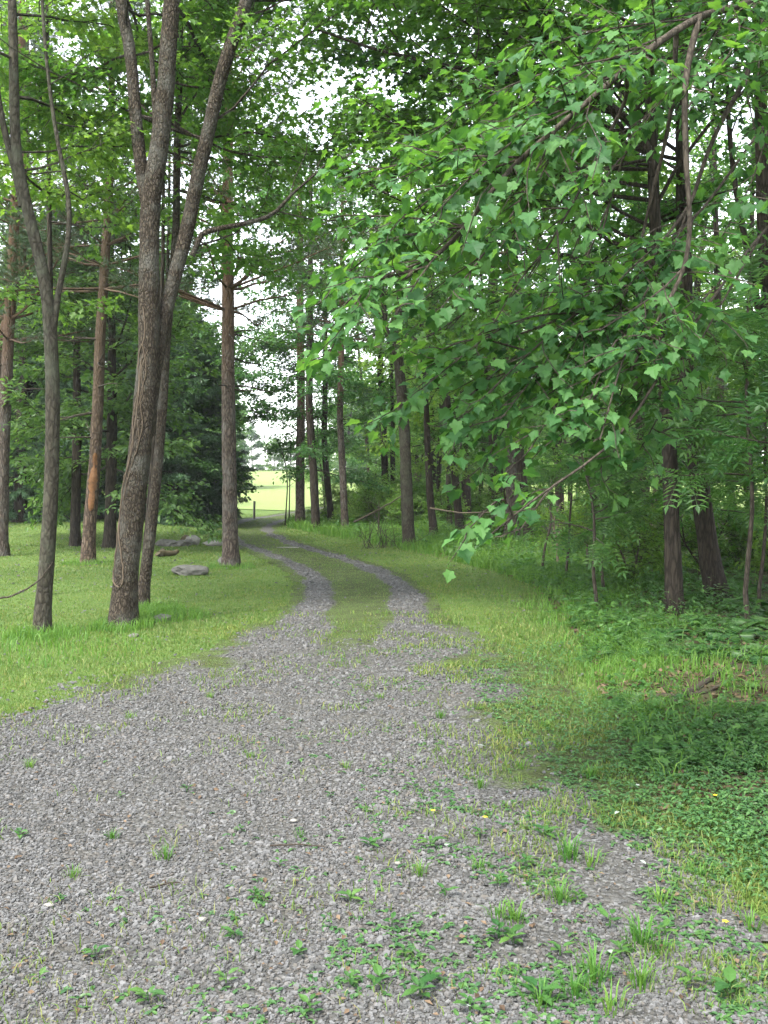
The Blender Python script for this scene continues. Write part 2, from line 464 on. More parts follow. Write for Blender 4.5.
def _pinnate(n=6):
    V, Fc, k = [], [], 0
    for i in range(n):
        x = .22 + .7 * i / (n - 1)
        for sgn in (1, -1):
            q = np.array([[x, 0, -.25 * x * x], [x + .07, sgn * .13, -.25 * x * x + .01], [x + .10, sgn * .29, -.25 * x * x - .06], [x - .01, sgn * .15, -.25 * x * x - .01]])
            V.append(q); Fc.append(np.array([[0, 1, 2, 3]]) + k); k += 4
    V.append(np.array([[.9, 0, -.2], [1, .06, -.24], [1.15, 0, -.32], [1, -.06, -.24]])); Fc.append(np.array([[0, 1, 2, 3]]) + k); k += 4
    V.append(np.array([[0, .006, 0], [.95, .004, -.23], [.95, -.004, -.23], [0, -.006, 0]])); Fc.append(np.array([[0, 1, 2, 3]]) + k)
    return np.vstack(V), np.vstack(Fc)
L_PINN = _pinnate()

def put(mb, tmpl, P, D, UP, S, mat=0):
    """one template per point: D = where its tip points, UP = roughly its upper side"""
    P, D, UP = np.asarray(P), nrm(D), np.asarray(UP)
    S = np.broadcast_to(np.asarray(S, float), (len(P),))
    Y = nrm(np.cross(UP, D)); Z = np.cross(D, Y)
    L, Fc = tmpl
    V = P[:, None, :] + S[:, None, None] * (L[None, :, 0:1] * D[:, None] + L[None, :, 1:2] * Y[:, None] + L[None, :, 2:3] * Z[:, None])
    mb.add(V, (Fc[None] + (np.arange(len(P)) * len(L))[:, None, None]).reshape(-1, Fc.shape[1]), mat)

def wander(rng, p, d, L, n=6, wob=.15, up=.0):
    pts = [np.array(p, float)]; d = nrm(d)
    for i in range(n):
        d = nrm(d + rng.normal(0, wob, 3) + np.array([0, 0, up]))
        pts.append(pts[-1] + d * L / n)
    return np.array(pts)
def resample(P, R, n):
    P = np.asarray(P, float); s = np.concatenate([[0], np.cumsum(np.linalg.norm(np.diff(P, axis=0), axis=1))])
    t = np.linspace(0, s[-1], n)
    # Catmull-like smoothing by double linear interpolation
    Q = np.stack([np.interp(t, s, P[:, k]) for k in range(3)], 1)
    for _ in range(2): Q[1:-1] = (Q[:-2] + 2 * Q[1:-1] + Q[2:]) / 4
    return Q, np.interp(t, s, np.asarray(R, float))
def along(P, t):
    s = np.linspace(0, 1, len(P))
    return np.stack([np.interp(t, s, P[:, k]) for k in range(3)], -1)

def leafy(mb, rng, path, r0, tmpl, size, per_m, spread, mat_leaf=1, mat_wood=0, sub=True, k=4, droop=.35, flat=.5, sublen=.4, wood=True, nsub=6.0, layer=.35, upj=.38):
    """a branch: its wood, side twigs and leaves on the outer part"""
    n = len(path); L = np.linalg.norm(np.diff(path, axis=0), axis=1).sum()
    R = np.linspace(r0, max(r0 * .25, .003), n)
    if wood: mb.tube(path, R, k, mat_wood)
    twigs = [(path, .3)]
    if sub:
        m = max(3, int(L * nsub))
        for t in np.linspace(.28, .98, m):
            p = along(path, t); d = nrm(along(path, min(t + .1, 1)) - along(path, t - .1))
            side = nrm(np.cross(d, [0, 0, 1]) * rng.choice([-1, 1]) + np.array([0, 0, rng.normal(.1, layer)]))
            tw = wander(rng, p, d * .7 + side * rng.uniform(.5, 1.1), L * sublen * (1.15 - t) * rng.uniform(.6, 1.3) + .15, 4, .18, -.02)
            if wood: mb.tube(tw, np.linspace(max(r0 * .35, .004), .002, 5), 3, mat_wood)
            twigs.append((tw, .1))
    Ps, Ds = [], []
    for tw, t0 in twigs:
        l = np.linalg.norm(np.diff(tw, axis=0), axis=1).sum()
        m = max(3, int(l * per_m * 2.0))
        t = rng.uniform(t0, 1.0, m)
        p = along(tw, t); d = nrm(along(tw, np.minimum(t + .1, 1)) - along(tw, np.maximum(t - .1, 0)))
        side = nrm(np.cross(d, np.array([0, 0, 1.]))) * rng.choice([-1, 1], m)[:, None]
        dd = d * .6 + side * rng.uniform(.3, 1.2, (m, 1)) + rng.normal(0, .25, (m, 3)); dd[:, 2] -= droop * rng.uniform(.2, 1.6, m)
        off = rng.normal(0, spread, (m, 3)); off[:, 2] *= flat
        Ps.append(p + off + nrm(dd) * size * .25); Ds.append(dd)
    P = np.vstack(Ps); D = np.vstack(Ds)
    UP = rng.normal(0, upj, (len(P), 3)) + [0, 0, 1]
    put(mb, tmpl, P, D, UP, size * rng.uniform(.55, 1.25, len(P)), mat_leaf)

def crown_mesh(rng, stems, spec):
    """foliage and small limbs for the given stems, in the tree's own coordinates"""
    mb = MB()
    for (P, R, zlo, nb) in stems:
        z0, z1 = max(zlo, P[0, 2]), P[-1, 2]
        for i in range(nb):
            f = (i + rng.uniform(0, 1)) / nb
            z = z0 + (z1 - z0) * f ** spec.get('pow', .9)
            t = np.interp(z, P[:, 2], np.linspace(0, 1, len(P)))
            p = along(P, t); r = np.interp(t, np.linspace(0, 1, len(P)), R)
            az = i * 2.4 + rng.normal(0, .5)
            if 'bias' in spec and rng.random() < spec.get('bias_p', .5): az = spec['bias'] + rng.normal(0, .6)
            el = math.radians(spec.get('el0', 5) + (spec.get('el1', 60) - spec.get('el0', 5)) * f + rng.normal(0, 12))
            d = np.array([math.cos(az) * math.cos(el), math.sin(az) * math.cos(el), math.sin(el)])
            prof = math.sin(math.pi * min(1, .22 + .78 * f)) ** .6 * .8 + .2
            L = spec['len'] * prof * rng.uniform(.7, 1.2)
            path = wander(rng, p, d, L, 7, spec.get('wob', .16), spec.get('up', .02))
            leafy(mb, rng, path, min(r * .4, .006 + L * .0055), spec['leaf'], spec['size'], spec['per_m'], spec['spread'], 1, 0, True, 4, spec.get('droop', .35), spec.get('flat', .45), spec.get('sub', .42))
    return mb

def trunk_mesh(rng, P, R, k=12, flare=1.25, rough=.05):
    P, R = resample(P, R, max(14, int(np.linalg.norm(P[-1] - P[0]) * (9 if k > 13 else 4))))
    R = R.copy()
    z = P[:, 2] - P[0, 2]
    R *= 1 + (flare - 1) * np.exp(-z / .22)
    P[0, 2] -= .18
    mb = MB(); mb.tube(P, R, k, 0, rough, rng, False, .38 if flare > 1.05 else 0)
    return mb, P, R

def px_path(pts, d, extend_to=None, lean=(0, 0)):
    """trunk centre line read off the picture at ONE distance, continued to its top"""
    base = at_ground(*pts[0]) if d is None else None
    if d is None: d = base[1]
    W = np.array([at_depth(px, py, d) for px, py in pts])
    if base is not None: W[0] = base
    if extend_to and W[-1, 2] < extend_to:
        dirv = nrm(W[-1] - W[-2]); dirv = nrm(dirv * [.5, .5, 1] + [lean[0], lean[1], .6])
        m = int((extend_to - W[-1, 2]) / .8) + 1
        for i in range(m): W = np.vstack([W, W[-1] + dirv * (extend_to - W[-1, 2]) / max(dirv[2], .2) / (m - i)])
    return W

TRUNKS = {}
def tree(name, cat, label, stems, mats, spec, seed, group=None, k=12):
    """stems: list of (world points, base radius, top radius, foliage from z, branches); the first is the trunk, others limbs"""
    rng = np.random.default_rng(seed)
    base = stems[0][0][0].copy()
    root = thing(name, base, label, cat, group)
    cs = []
    for i, (W, r0, r1, zlo, nb) in enumerate(stems):
        P = W - base
        mb, P2, R2 = trunk_mesh(rng, P, np.linspace(r0, r1, len(P)) if np.isscalar(r0) else r0, k, 1.22 if i == 0 else 1.0)
        mb.build('trunk' if i == 0 else 'limb', mats[0], root, True)
        if i == 0: TRUNKS[label] = (P2 + base, R2)
        if nb: cs.append((P2, R2, zlo, nb))
    if cs and spec:
        crown_mesh(rng, cs, spec).build('crown', [mats[0], mats[1]], root)
    return root

# ---- conifers
def needle_tufts(mb, rng, P, D, n, ln, w, mat):
    m = len(P)
    dirs = nrm(np.repeat(nrm(D), n, 0) * .75 + rng.normal(0, .62, (m * n, 3)))
    base = np.repeat(P, n, 0)
    side = nrm(np.cross(dirs, rng.normal(0, 1, (m * n, 3)))) * w
    tip = base + dirs * (ln * rng.uniform(.7, 1.2, (m * n, 1)))
    V = np.stack([base - side, base + side, tip], 1)
    mb.add(V, np.arange(m * n * 3).reshape(-1, 3), mat)

def pine(name, cat, label, W, r0, mats, seed, H, z_live, z_dead, blen, group=None, dens=1.0, parts=()):
    rng = np.random.default_rng(seed)
    base = W[0].copy(); root = thing(name, base, label, cat, group)
    P = W - base
    mb, P2, R2 = trunk_mesh(rng, P, np.linspace(r0, r0 * .28, len(P)), 14, 1.2, .05)
    mb.build('trunk', mats[0], root, True)
    cb = MB(); dead = MB(); any_dead = False
    z = z_dead
    while z < P2[-1, 2] - .2:
        t = np.interp(z, P2[:, 2], np.linspace(0, 1, len(P2))); p = along(P2, t)
        f = max(0, (z - z_live) / max(P2[-1, 2] - z_live, .1))
        live = z >= z_live
        for j in range(rng.integers(4, 7) if live else rng.integers(1, 4)):
            az = rng.uniform(0, 2 * np.pi)
            el = math.radians(rng.normal(5, 8) + 35 * f)
            L = blen * ((1 - f) ** .7 + .15) * rng.uniform(.6, 1.1) * (1 if live else .42)
            d = np.array([math.cos(az) * math.cos(el), math.sin(az) * math.cos(el), math.sin(el)])
            path = wander(rng, p, d, L, 6, .10, .03 if live else -.03)
            (cb if live else dead).tube(path, np.linspace(.012 + .008 * L, .004, 7), 4, 0)
            if not live:
                any_dead = True
                for t2 in rng.uniform(.3, .9, 3):
                    q = wander(rng, along(path, t2), d + rng.normal(0, .6, 3), L * .3, 3, .2)
                    dead.tube(q, np.linspace(.006, .002, 4), 3, 0)
                continue
            Ts, Ds = [], []
            for t2 in np.linspace(.25, 1, int((5 + 5 * L) * dens)):
                side = np.cross(d, [0, 0, 1]) * rng.choice([-1, 1])
                q = wander(rng, along(path, t2), d * .7 + side * rng.uniform(.3, 1) + [0, 0, .2], .25 + L * .28 * (1.1 - t2), 3, .15, .05)
                cb.tube(q, np.linspace(.006, .003, 4), 3, 0)
                m = 5
                tt = rng.uniform(.3, 1, m); tt[0] = 1
                Ts.append(along(q, tt)); Ds.append(np.repeat((q[-1] - q[0])[None], m, 0))
            needle_tufts(cb, rng, np.vstack(Ts), np.vstack(Ds), 9, .13, .0065, 1)
        z += rng.uniform(.38, .62)
    if any_dead: dead.build('dead_branch', mats[2] if len(mats) > 2 else mats[0], root, True)['kind'] = 'stuff'
    cb.build('crown', [mats[0], mats[1]], root)
    return root

def spruce_proto(name, H, blen, seed, label, group):
    rng = np.random.default_rng(seed)
    root = thing(name, (0, 0, 0), label, 'spruce tree', group)
    P = np.array([[0, 0, 0], [0.03, 0, H * .5], [0, 0.02, H]], float)
    mb, P2, R2 = trunk_mesh(rng, P, [.2, .11, .02], 10)
    mb.build('trunk', M_BARKD, root, True)
    cb = MB(); z = .5
    while z < H - .15:
        f = z / H; p = along(P2, f)
        for j in range(7):
            az = rng.uniform(0, 2 * np.pi); el = math.radians(-8 - 16 * (1 - f) + 40 * f ** 2 + rng.normal(0, 6))
            L = blen * (1 - f) ** .8 * rng.uniform(.75, 1.1) * (.5 + .5 * min(1, z / 2.2)) + .12
            d = np.array([math.cos(az) * math.cos(el), math.sin(az) * math.cos(el), math.sin(el)])
            path = wander(rng, p, d, L, 5, .06, .05)
            cb.tube(path, np.linspace(.01 + .006 * L, .004, 6), 3, 0)
            Ts, Ds = [], []
            for t2 in np.linspace(.15, 1, int(5 + 6 * L)):
                for sg in (-1, 1):
                    side = np.cross(d, [0, 0, 1]) * sg
                    q = wander(rng, along(path, t2), d * .8 + side * .8 + [0, 0, -.25], .18 + L * .25 * (1.05 - t2), 3, .08, -.05)
                    m = 6; tt = np.linspace(.1, 1, m)
                    Ts.append(along(q, tt)); Ds.append(np.repeat((q[-1] - q[0])[None], m, 0))
            needle_tufts(cb, rng, np.vstack(Ts), np.vstack(Ds), 5, .11, .016, 1)
        z += .17 + .2 * (1 - f) * (H / 10)
    cb.build('crown', [M_BARKD, M_SPRUCE], root)
    return root

# ------------------------------------------------------------------ the trees on the lawn
def S(pts, d, r0, r1, zlo, nb, top=None): return [px_path(pts, d, top), r0, r1, zlo, nb]

tree('lawn_tree', 'tree', 'slender smooth grey lawn tree with a thin curved side stem, beside the twin trunks',
     [S([(41, 632), (47, 560), (52, 480), (53, 400), (51, 330), (47, 285), (35, 240), (24, 196), (15, 155), (14, 100), (14, 58), (12, 0)], None, .088, .035, 4.7, 15, 9.0),
      S([(53, 318), (60, 285), (66, 258), (72, 225), (70, 190), (60, 160), (52, 110), (44, 40)], at_ground(41, 632)[1], .036, .014, 4.6, 9, 7.6),
      S([(22, 190), (8, 150), (-4, 90), (-10, 0)], at_ground(41, 632)[1], .04, .02, 5.0, 8, 8)],
     (M_BARK2, M_LIGHT), dict(bias=1.7, bias_p=.8, len=2.5, leaf=L_MAPLE2, size=.08, per_m=17, spread=.07, el0=10, el1=50), 3)

d2 = at_ground(122, 625)[1]
tree('double_trunk_tree', 'tree', 'thick rough-barked lawn tree wrapped by a climbing vine, forking into tall diverging stems',
     [S([(122, 626), (125, 590), (128, 555), (136, 480), (145, 405), (149, 350), (149, 295), (149, 250), (150, 205), (158, 155), (165, 100), (168, 50), (172, 0)], None, .145, .075, 5.8, 14, 10),
      S([(149, 215), (140, 160), (135, 110), (131, 55), (120, 0)], d2, .075, .055, 5.8, 11, 9.5),
      S([(148, 420), (154, 372), (163, 325), (171, 290), (186, 235), (198, 175), (211, 120), (221, 75), (236, 30), (249, -5)], d2 + .04, .085, .07, 5.4, 14, 9.5),
      S([(192, 240), (205, 230), (235, 226), (265, 219), (281, 212), (284, 198), (300, 188), (325, 165)], d2 + .04, .034, .012, 3, 6),
      S([(156, 165), (155, 110), (152, 60), (147, 0)], d2 - .05, .035, .02, 5.2, 4, 8.5)],
     (M_BARK, M_LIGHT), dict(bias=1.5, bias_p=.95, len=3.0, leaf=L_MAPLE2, size=.085, per_m=14, spread=.08, el0=5, el1=50), 5, k=18)
d3 = at_ground(143, 606)[1]
tree('slim_tree', 'tree', 'dark thinner trunk pressed close behind the vine-wrapped forked tree',
     [S([(142, 606), (146, 570), (151, 530), (158, 465), (163, 400), (166, 345), (171, 290), (176, 235), (177, 150), (180, 60)], None, .078, .03, 5.4, 14, 9)],
     (M_BARK, M_LIGHT), dict(len=2.6, leaf=L_MAPLE2, size=.085, per_m=14, spread=.08, el0=5, el1=45, bias=0.9, bias_p=.9), 8, k=16)

# slender trees close behind, whose light crowns fill the sky over the lawn
slim = dict(len=2.9, leaf=L_MAPLE2, size=.095, per_m=15, spread=.09, el0=-5, el1=48, droop=.3, flat=.35)
for k, (px, py, d, r, zl, H, lab) in enumerate([
        (141, 592, 15.0, .035, 5.6, 9.5, 'thin pole-like tree hidden behind the vine-wrapped trunk, pale light crown'),
        (46, 590, 14.5, .045, 5.2, 9.0, 'thin pole-like tree standing behind the slender grey lawn tree'),
        (147, 562, 19.5, .04, 6.0, 10, 'thin tree hidden behind the twin trunks, farther out toward the lone pine'),
        (131, 557, 21.5, .045, 6.6, 11, 'thin tree behind the vine-wrapped trunk, farthest of the poles hidden there'),
        (-70, 590, 15.0, .06, 4.4, 9.5, 'light-crowned tree at the outer side of the lawn')]):
    W = px_path([(px, py), (px + 8, py - 90), (px + 17, py - 200), (px + 22, py - 330)] if 100 < px < 160 else [(px, py), (px + 1, py - 90), (px + 6, py - 200), (px + 4, py - 330)], d, H); W[0, 2] = float(height(W[0, 0], d))
    tree('lawn_tree', 'tree', lab, [[W, r, r * .4, zl, 11]], (M_BARKD, M_LIGHT), slim, 640 + k)

# the vine on the thick trunk
VT, VR = TRUNKS['thick rough-barked lawn tree wrapped by a climbing vine, forking into tall diverging stems']
vm = MB(); rngv = np.random.default_rng(2)
def vine_line(pts, r, side=0):
    """a stem that follows the bark of the thick trunk"""
    W = np.array([at_depth(px, py, d2) for px, py in pts]); Q, R = resample(W, np.full(len(W), r), len(W) * 4)
    for q in Q:
        c = np.array([np.interp(q[2], VT[:, 2], VT[:, j]) for j in range(2)]); rr_ = np.interp(q[2], VT[:, 2], VR) + r * .5
        dx_ = np.clip(q[0] - c[0], -rr_ * .97, rr_ * .97)
        q[0] = c[0] + dx_; q[1] = c[1] - math.sqrt(rr_ ** 2 - dx_ ** 2)
    vm.tube(Q + rngv.normal(0, .003, Q.shape), R, 6, 0, .12, rngv)
vine_line([(146, 360), (142, 405), (137, 440), (133, 466), (123, 486), (118, 510), (113, 526), (111, 552), (112, 570), (118, 583), (126, 589), (129, 574), (126, 552), (122, 531), (121, 512), (123, 492), (131, 470)], .010)
vine_line([(131, 470), (138, 440), (136, 418), (144, 385), (141, 362), (150, 335), (147, 310)], .008)
vine_line([(127, 500), (134, 470), (145, 440), (139, 415), (149, 392), (144, 372), (152, 352)], .006)
vine_line([(140, 455), (148, 425), (143, 400), (152, 372), (146, 345)], .006)
tag(vm.build('climbing_vine', M_VINE, None, True), 'pale woody vine looping down the thick rough trunk on the lawn', 'vine')

# slender fallen stick leaning against the slim tree
def stick(name, pts, r, mat, label, cat, ground=False, group=None, d=None):
    W = np.array([at_ground(*p) if ground else at_depth(p[0], p[1], d) for p in pts])
    if ground: W[:, 2] += r * .8
    Q, R = resample(W, np.linspace(r, r * .55, len(W)), max(8, len(W) * 4))
    rr = np.random.default_rng(int(abs(W[0, 0]) * 1000) % 9999)
    Q = Q + rr.normal(0, r * .25, Q.shape)
    mb = MB(); mb.tube(Q, R, 7, 0, .10, rr, True)
    return tag(mb.build(name, mat, None, True), label, cat, group)
stick('fallen_branch', [(-14, 600), (8, 597), (24, 591), (40, 580), (53, 562)], .012, M_TWIG, 'thin bare branch leaning against the foot of the slender grey lawn tree', 'branch', d=at_ground(41, 632)[1] - .12)

pine('pine_tree', 'pine tree', 'straight brown pine standing alone on the lawn edge beside the drive, short dead branches',
     px_path([(231, 567), (230, 520), (229, 460), (228, 370), (228, 300), (227, 230), (228, 150), (228, 60)], None, 12.5), .155, (M_BARKP, M_PINE, M_TWIG), 21, 12.5, 4.6, 3.4, 2.4)
p1 = px_path([(88, 563), (90, 520), (95, 460), (98, 400), (100, 340), (103, 290), (107, 230), (111, 150)], None, 12)
sp = pine('pine_tree', 'pine tree', 'reddish pine with a raw orange scar where bark is stripped, on the lawn',
     p1, .135, (M_BARKS, M_PINE, M_TWIG), 22, 12, 5.0, 2.5, 2.3)
# the raw wood of the scar, a thin shell proud of the bark on the side facing the drive
sb = MB()
n_, m_ = 22, 9
tt = np.linspace(0, 1, n_)
rsc = np.random.default_rng(12)
zz_ = 1.05 + 1.15 * tt
Pl = p1 - p1[0]
cx_ = np.interp(zz_, Pl[:, 2], Pl[:, 0]); cy_ = np.interp(zz_, Pl[:, 2], Pl[:, 1])
wdt = (.12 + .62 * np.sin(math.pi * tt) ** .6 * (.55 + .45 * np.abs(np.sin(tt * 7.5 + .8)))) * rsc.uniform(.75, 1.2, n_)
ang = np.linspace(-1, 1, m_)[None] * wdt[:, None] * 1.0 - math.pi / 2 + .25
rad = .142 - .02 * tt[:, None] + .006 * (1 - np.abs(np.linspace(-1, 1, m_)))[None] + .012 * np.sin(tt * 14)[:, None]
Vs = np.stack([cx_[:, None] + rad * np.cos(ang), cy_[:, None] + rad * np.sin(ang), np.repeat(zz_[:, None], m_, 1)], -1)
ii = np.arange(n_ - 1)[:, None] * m_ + np.arange(m_ - 1)[None]
sb.add(Vs, np.stack([ii, ii + 1, ii + m_ + 1, ii + m_], -1).reshape(-1, 4))
sb.build('bark_scar', M_SCAR, sp, True)
pine('pine_tree', 'pine tree', 'tall rough pine with an orange upper trunk behind the slender grey lawn tree',
     px_path([(1, 556), (3, 450), (8, 350), (13, 250), (17, 180), (22, 60)], None, 13), .15, (M_BARKP, M_PINE, M_TWIG), 23, 13, 4.6, 3.6, 2.4)
pine('pine_tree', 'pine tree', 'thinner orange-barked pine just beyond the rough pine at the lawn side',
     px_path([(-22, 549), (-12, 450), (4, 330), (22, 260), (26, 180)], None, 13), .13, (M_BARKP, M_PINE, M_TWIG), 24, 13, 5.6, 4.6, 2.3)

# dark broad-leaved trees whose skirts close the lawn
dark_spec = dict(len=3.6, leaf=L_DIAM, size=.16, per_m=17, spread=.12, el0=-8, el1=55, droop=.25, flat=.3, pow=1.1, sub=.45)
for k, (px, py, H, r, zl, lab) in enumerate([
        (75, 546, 7.5, .13, 1.7, 'dark dense broadleaf tree with low skirts behind the scarred pine'),
        (110, 548, 7.5, .15, 1.8, 'dark layered broadleaf tree seen between the scarred pine and the vine-wrapped trunk'),
        (172, 521, 9.0, .2, .6, 'deep green broadleaf tree closing the lawn behind the small rock pile'),
        (20, 522, 9.5, .2, .7, 'deep green broadleaf tree closing the lawn behind the rough orange-topped pine'),
        (-75, 525, 9, .2, .9, 'deep green broadleaf tree at the far outer side of the lawn')]):
    tree('broadleaf_tree', 'tree', lab, [S([(px, py), (px + 1, py - 60), (px + 2, py - 120)], None, r, .05, zl, 20 if k < 2 else 26, H)], (M_BARKD, M_DARK), dark_spec, 40 + k)
# spruces beside the far end of the drive
sp0 = spruce_proto('spruce_tree', 7.5, 2.6, 61, 'dark drooping spruce at the lawn end beside the bright meadow gap', 'dark spruces at the lawn end')
sp0.location = at_ground(199, 518); sp0.rotation_euler = (0, 0, 2.0)
for px, py, s, rz, lab in [(178, 518, 1.15, 2, 'dark spruce behind the pale rocks, second from the meadow gap'), (150, 520, 1.2, 4, 'dark spruce deep behind the vine-wrapped trunk'),
                           (95, 519, 1.2, 5, 'dark spruce behind the scarred pine'), (30, 519, 1.25, .5, 'dark spruce at the outer end of the lawn')]:
    copy_tree(sp0, at_ground(px, py), rz, s, lab)

# ------------------------------------------------------------------ the woodland side
mid = dict(len=2.5, leaf=L_DIAM, size=.13, per_m=17, spread=.11, el0=0, el1=55, flat=.4)
def fgt(px, py, d):   # foot of a tree hidden in the undergrowth, at distance d
    p = at_depth(px, py, d); return np.array([p[0], d, float(height(p[0], d))])
def wood_tree(pts, d, r, zl, nb, H, lab, seed, mats=(M_BARKD, M_MID), spec=mid, extra=(), name='woodland_tree', k=12):
    W = px_path(pts, d, H); W[0, 2] = min(W[0, 2], float(height(W[0, 0], W[0, 1])))
    return tree(name, 'tree', lab, [[W, r, r * .4, zl, nb]] + list(extra), mats, spec, seed, k=k)

wood_tree([(409, 548), (407, 500), (405, 440), (402, 395), (398, 355), (400, 300), (404, 250)], 24.0, .15, 3.8, 28, 10.5, 'grey forked tree at the edge of the drive with a clean trunk above ferny grass', 101, (M_BARK2, M_MID),
          mid, [S([(401, 375), (393, 355), (388, 342), (383, 300), (378, 250)], 24.0, .07, .04, 4.5, 8, 9)])
wood_tree([(300, 523), (300, 470), (301, 420), (301, 370), (300, 320), (300, 250)], 35.0, .17, 3.0, 36, 13, 'dark trunk nearest the bright meadow gap in the row by the drive', 102, (M_BARKP, M_MID), dict(mid, len=3.2, size=.14, bias=2.6, bias_p=.4))
wood_tree([(316, 527), (314, 480), (311, 440), (309, 400), (310, 350)], 32.5, .14, 1.7, 38, 12, 'dark trunk second from the meadow gap, close against the first', 103)
wood_tree([(332, 522), (326, 470), (324, 440), (325, 400)], 36.0, .12, 1.5, 34, 11, 'dark crooked trunk between the meadow-gap pair and the pale straight stem', 104)
pine('pine_tree', 'pine tree', 'straight pale brown stem standing between the dark meadow-gap trunks and the grey forked tree',
     px_path([(345, 527), (343, 480), (340, 420), (341, 370), (342, 300)], 32.0, 12.5), .12, (M_BARKP, M_PINE, M_TWIG), 105, 12.5, 5.5, 3.0, 2.0)
wood_tree([(386, 515), (385, 470), (383, 420), (380, 370), (382, 320)], 38.0, .14, 1.6, 34, 12, 'slim dark trunk deep in the wood just beyond the grey forked tree', 106)
wood_tree([(432, 515), (432, 470), (431, 420)], 40, .12, 3.5, 13, 12, 'thin dark trunk of a close pair deep in the wood, the paler side', 107)
wood_tree([(438, 516), (439, 470), (441, 420)], 38, .10, 3.5, 13, 11, 'thin dark trunk of a close pair deep in the wood, the outer side', 108)
wood_tree([(498, 535), (498, 500), (496, 460), (494, 400)], 30, .22, 3.4, 20, 12, 'broad dark trunk in the middle of the wood behind the low hanging maple spray', 109)
wood_tree([(529, 543), (526, 505), (521, 470), (517, 400)], 25, .12, 3.2, 16, 10, 'dark leaning trunk beside the broad trunk in the wood', 110)
wood_tree([(467, 520), (466, 480), (464, 440)], 36, .17, 3.2, 15, 11, 'dark thick trunk half hidden in leaves near the broad trunk', 111)
wood_tree([(643, 555), (642, 500), (641, 470), (638, 380)], 20.5, .12, 3.2, 16, 10, 'dark trunk in deep shade just behind the straight grey-brown stem', 112)
wood_tree([(617, 545), (619, 500), (617, 440)], 23, .06, 2.6, 10, 7, 'thin dark sapling stem in the shade by the leafy undergrowth', 113)
wood_tree([(734, 545), (733, 510), (727, 470), (720, 400)], 19.5, .09, 3.0, 12, 9, 'thin dark trunk in front of the sunlit clearing on the shady side', 114)
wood_tree([(756, 545), (750, 510), (745, 470), (748, 400)], 21, .09, 3.0, 12, 9, 'thin dark trunk beside the outermost tall tree in the shade', 115)
pine('pine_tree', 'pine tree', 'orange-barked pine deep in the wood behind the overhanging maple leaves',
     px_path([(512, 530), (511, 440), (509, 340), (508, 270), (508, 200)], 26.0, 12), .16, (M_BARKP, M_PINE, M_TWIG), 116, 12, 6.5, 5.6, 2.2)
# the two trunks standing close by the shoulder, their long limbs reaching over the drive
maple_spec = dict(len=4.3, leaf=L_MAPLE2, size=.10, per_m=12, spread=.09, el0=6, el1=48, bias=math.pi * .93, bias_p=.66, up=-.005, flat=.4)
wood_tree([(675, 614), (673, 560), (671, 500), (669, 440), (664, 380), (658, 300), (655, 220), (650, 100), (645, 0)], at_ground(675, 616)[1], .108, 3.8, 31, 9.0,
          'straight grey-brown stem at the edge of the undergrowth beside the leaning dark trunk', 120, (M_BARKD, M_LIGHT), maple_spec,
          [S([(655, 160), (630, 120), (585, 88), (544, 76), (500, 74), (455, 68), (420, 60), (370, 48), (318, 30)], at_ground(675, 616)[1] - .6, .05, .012, 4, 17)], k=16)
wood_tree([(719, 602), (710, 560), (704, 520), (696, 450), (690, 400), (686, 330), (684, 270), (683, 190), (681, 90), (680, 0)], at_ground(719, 602)[1], .145, 4.9, 22, 9.5,
          'dark leaning trunk in deep shade beside the straight grey-brown stem', 121, (M_BARKD, M_MAPLE), dict(maple_spec, bias=math.pi * .75), k=16)
wood_tree([(800, 600), (792, 500), (780, 400), (771, 330), (764, 230), (762, 150), (758, 0)], 12.0, .11, 4.6, 16, 10,
          'outermost tall dark tree rising through the shade above the sunlit clearing', 122, (M_BARKD, M_MID), dict(mid, size=.10),
          [S([(768, 350), (757, 300), (745, 240), (735, 190), (728, 120)], 12.0, .045, .02, 4.5, 6, 7)])

# the crowd of lesser trees: three kinds, copied
def proto_tree(seed, H, r, zl, nb, mats, spec, lab, group):
    P = wander(np.random.default_rng(seed), (0, 0, 0), (0, 0, 1), H, 8, .05, .05)
    return tree('woodland_tree', 'tree', lab, [[P, r, r * .25, zl, nb]], mats, spec, seed, group, k=9)
GW = 'crowded lesser trees inside the wood'
LW = 'slim leafy tree in the crowd filling the depth of the wood beyond the drive'
protos = [proto_tree(201, 9.5, .11, 2.4, 24, (M_BARKD, M_LIGHT), dict(mid, len=2.1), LW, GW),
          proto_tree(202, 11, .13, 3.2, 22, (M_BARKD, M_LIGHT), dict(mid, len=2.3), LW, GW),
          proto_tree(203, 8, .08, 1.6, 22, (M_BARK2, M_MID), dict(mid, len=1.8), LW, GW)]
rw = np.random.default_rng(77)
spots = []
for _ in range(4000):
    if len(spots) >= 34: break
    y = rw.uniform(17, 43); x = rw.uniform(float(forest_edge(y)) + 1.6, min(.62 * y, float(forest_edge(y)) + 22))
    pxs = 384 + 1000 * x / y
    if pxs > 690 and y < 30 and rw.random() < .7: continue
    if all((x - a) ** 2 + (y - b) ** 2 > 3.0 for a, b in spots): spots.append((x, y))
for i, (x, y) in enumerate(spots):
    loc = (x, y, float(height(x, y)))
    s = rw.uniform(.75, 1.2); rz = rw.uniform(0, 6.28)
    if i < 3: o = protos[i]; o.location = loc; o.rotation_euler = (0, 0, rz)
    else: copy_tree(protos[i % 3], loc, rz, s)
for i, (x, y) in enumerate([(5.6, 5.2), (7.4, 8.2), (6.4, 11.2), (8.6, 13.0), (9.8, 5.4), (7.2, 1.5), (10.8, 9.6)]):  # out-of-view trees continuing the wood, added to shade the undergrowth
    copy_tree(protos[i % 3], (x, y, float(height(x, y))), i * 1.9, 1.05, 'woodland tree added out of view to the side to shade the undergrowth', 'added shade trees beside the shoulder')
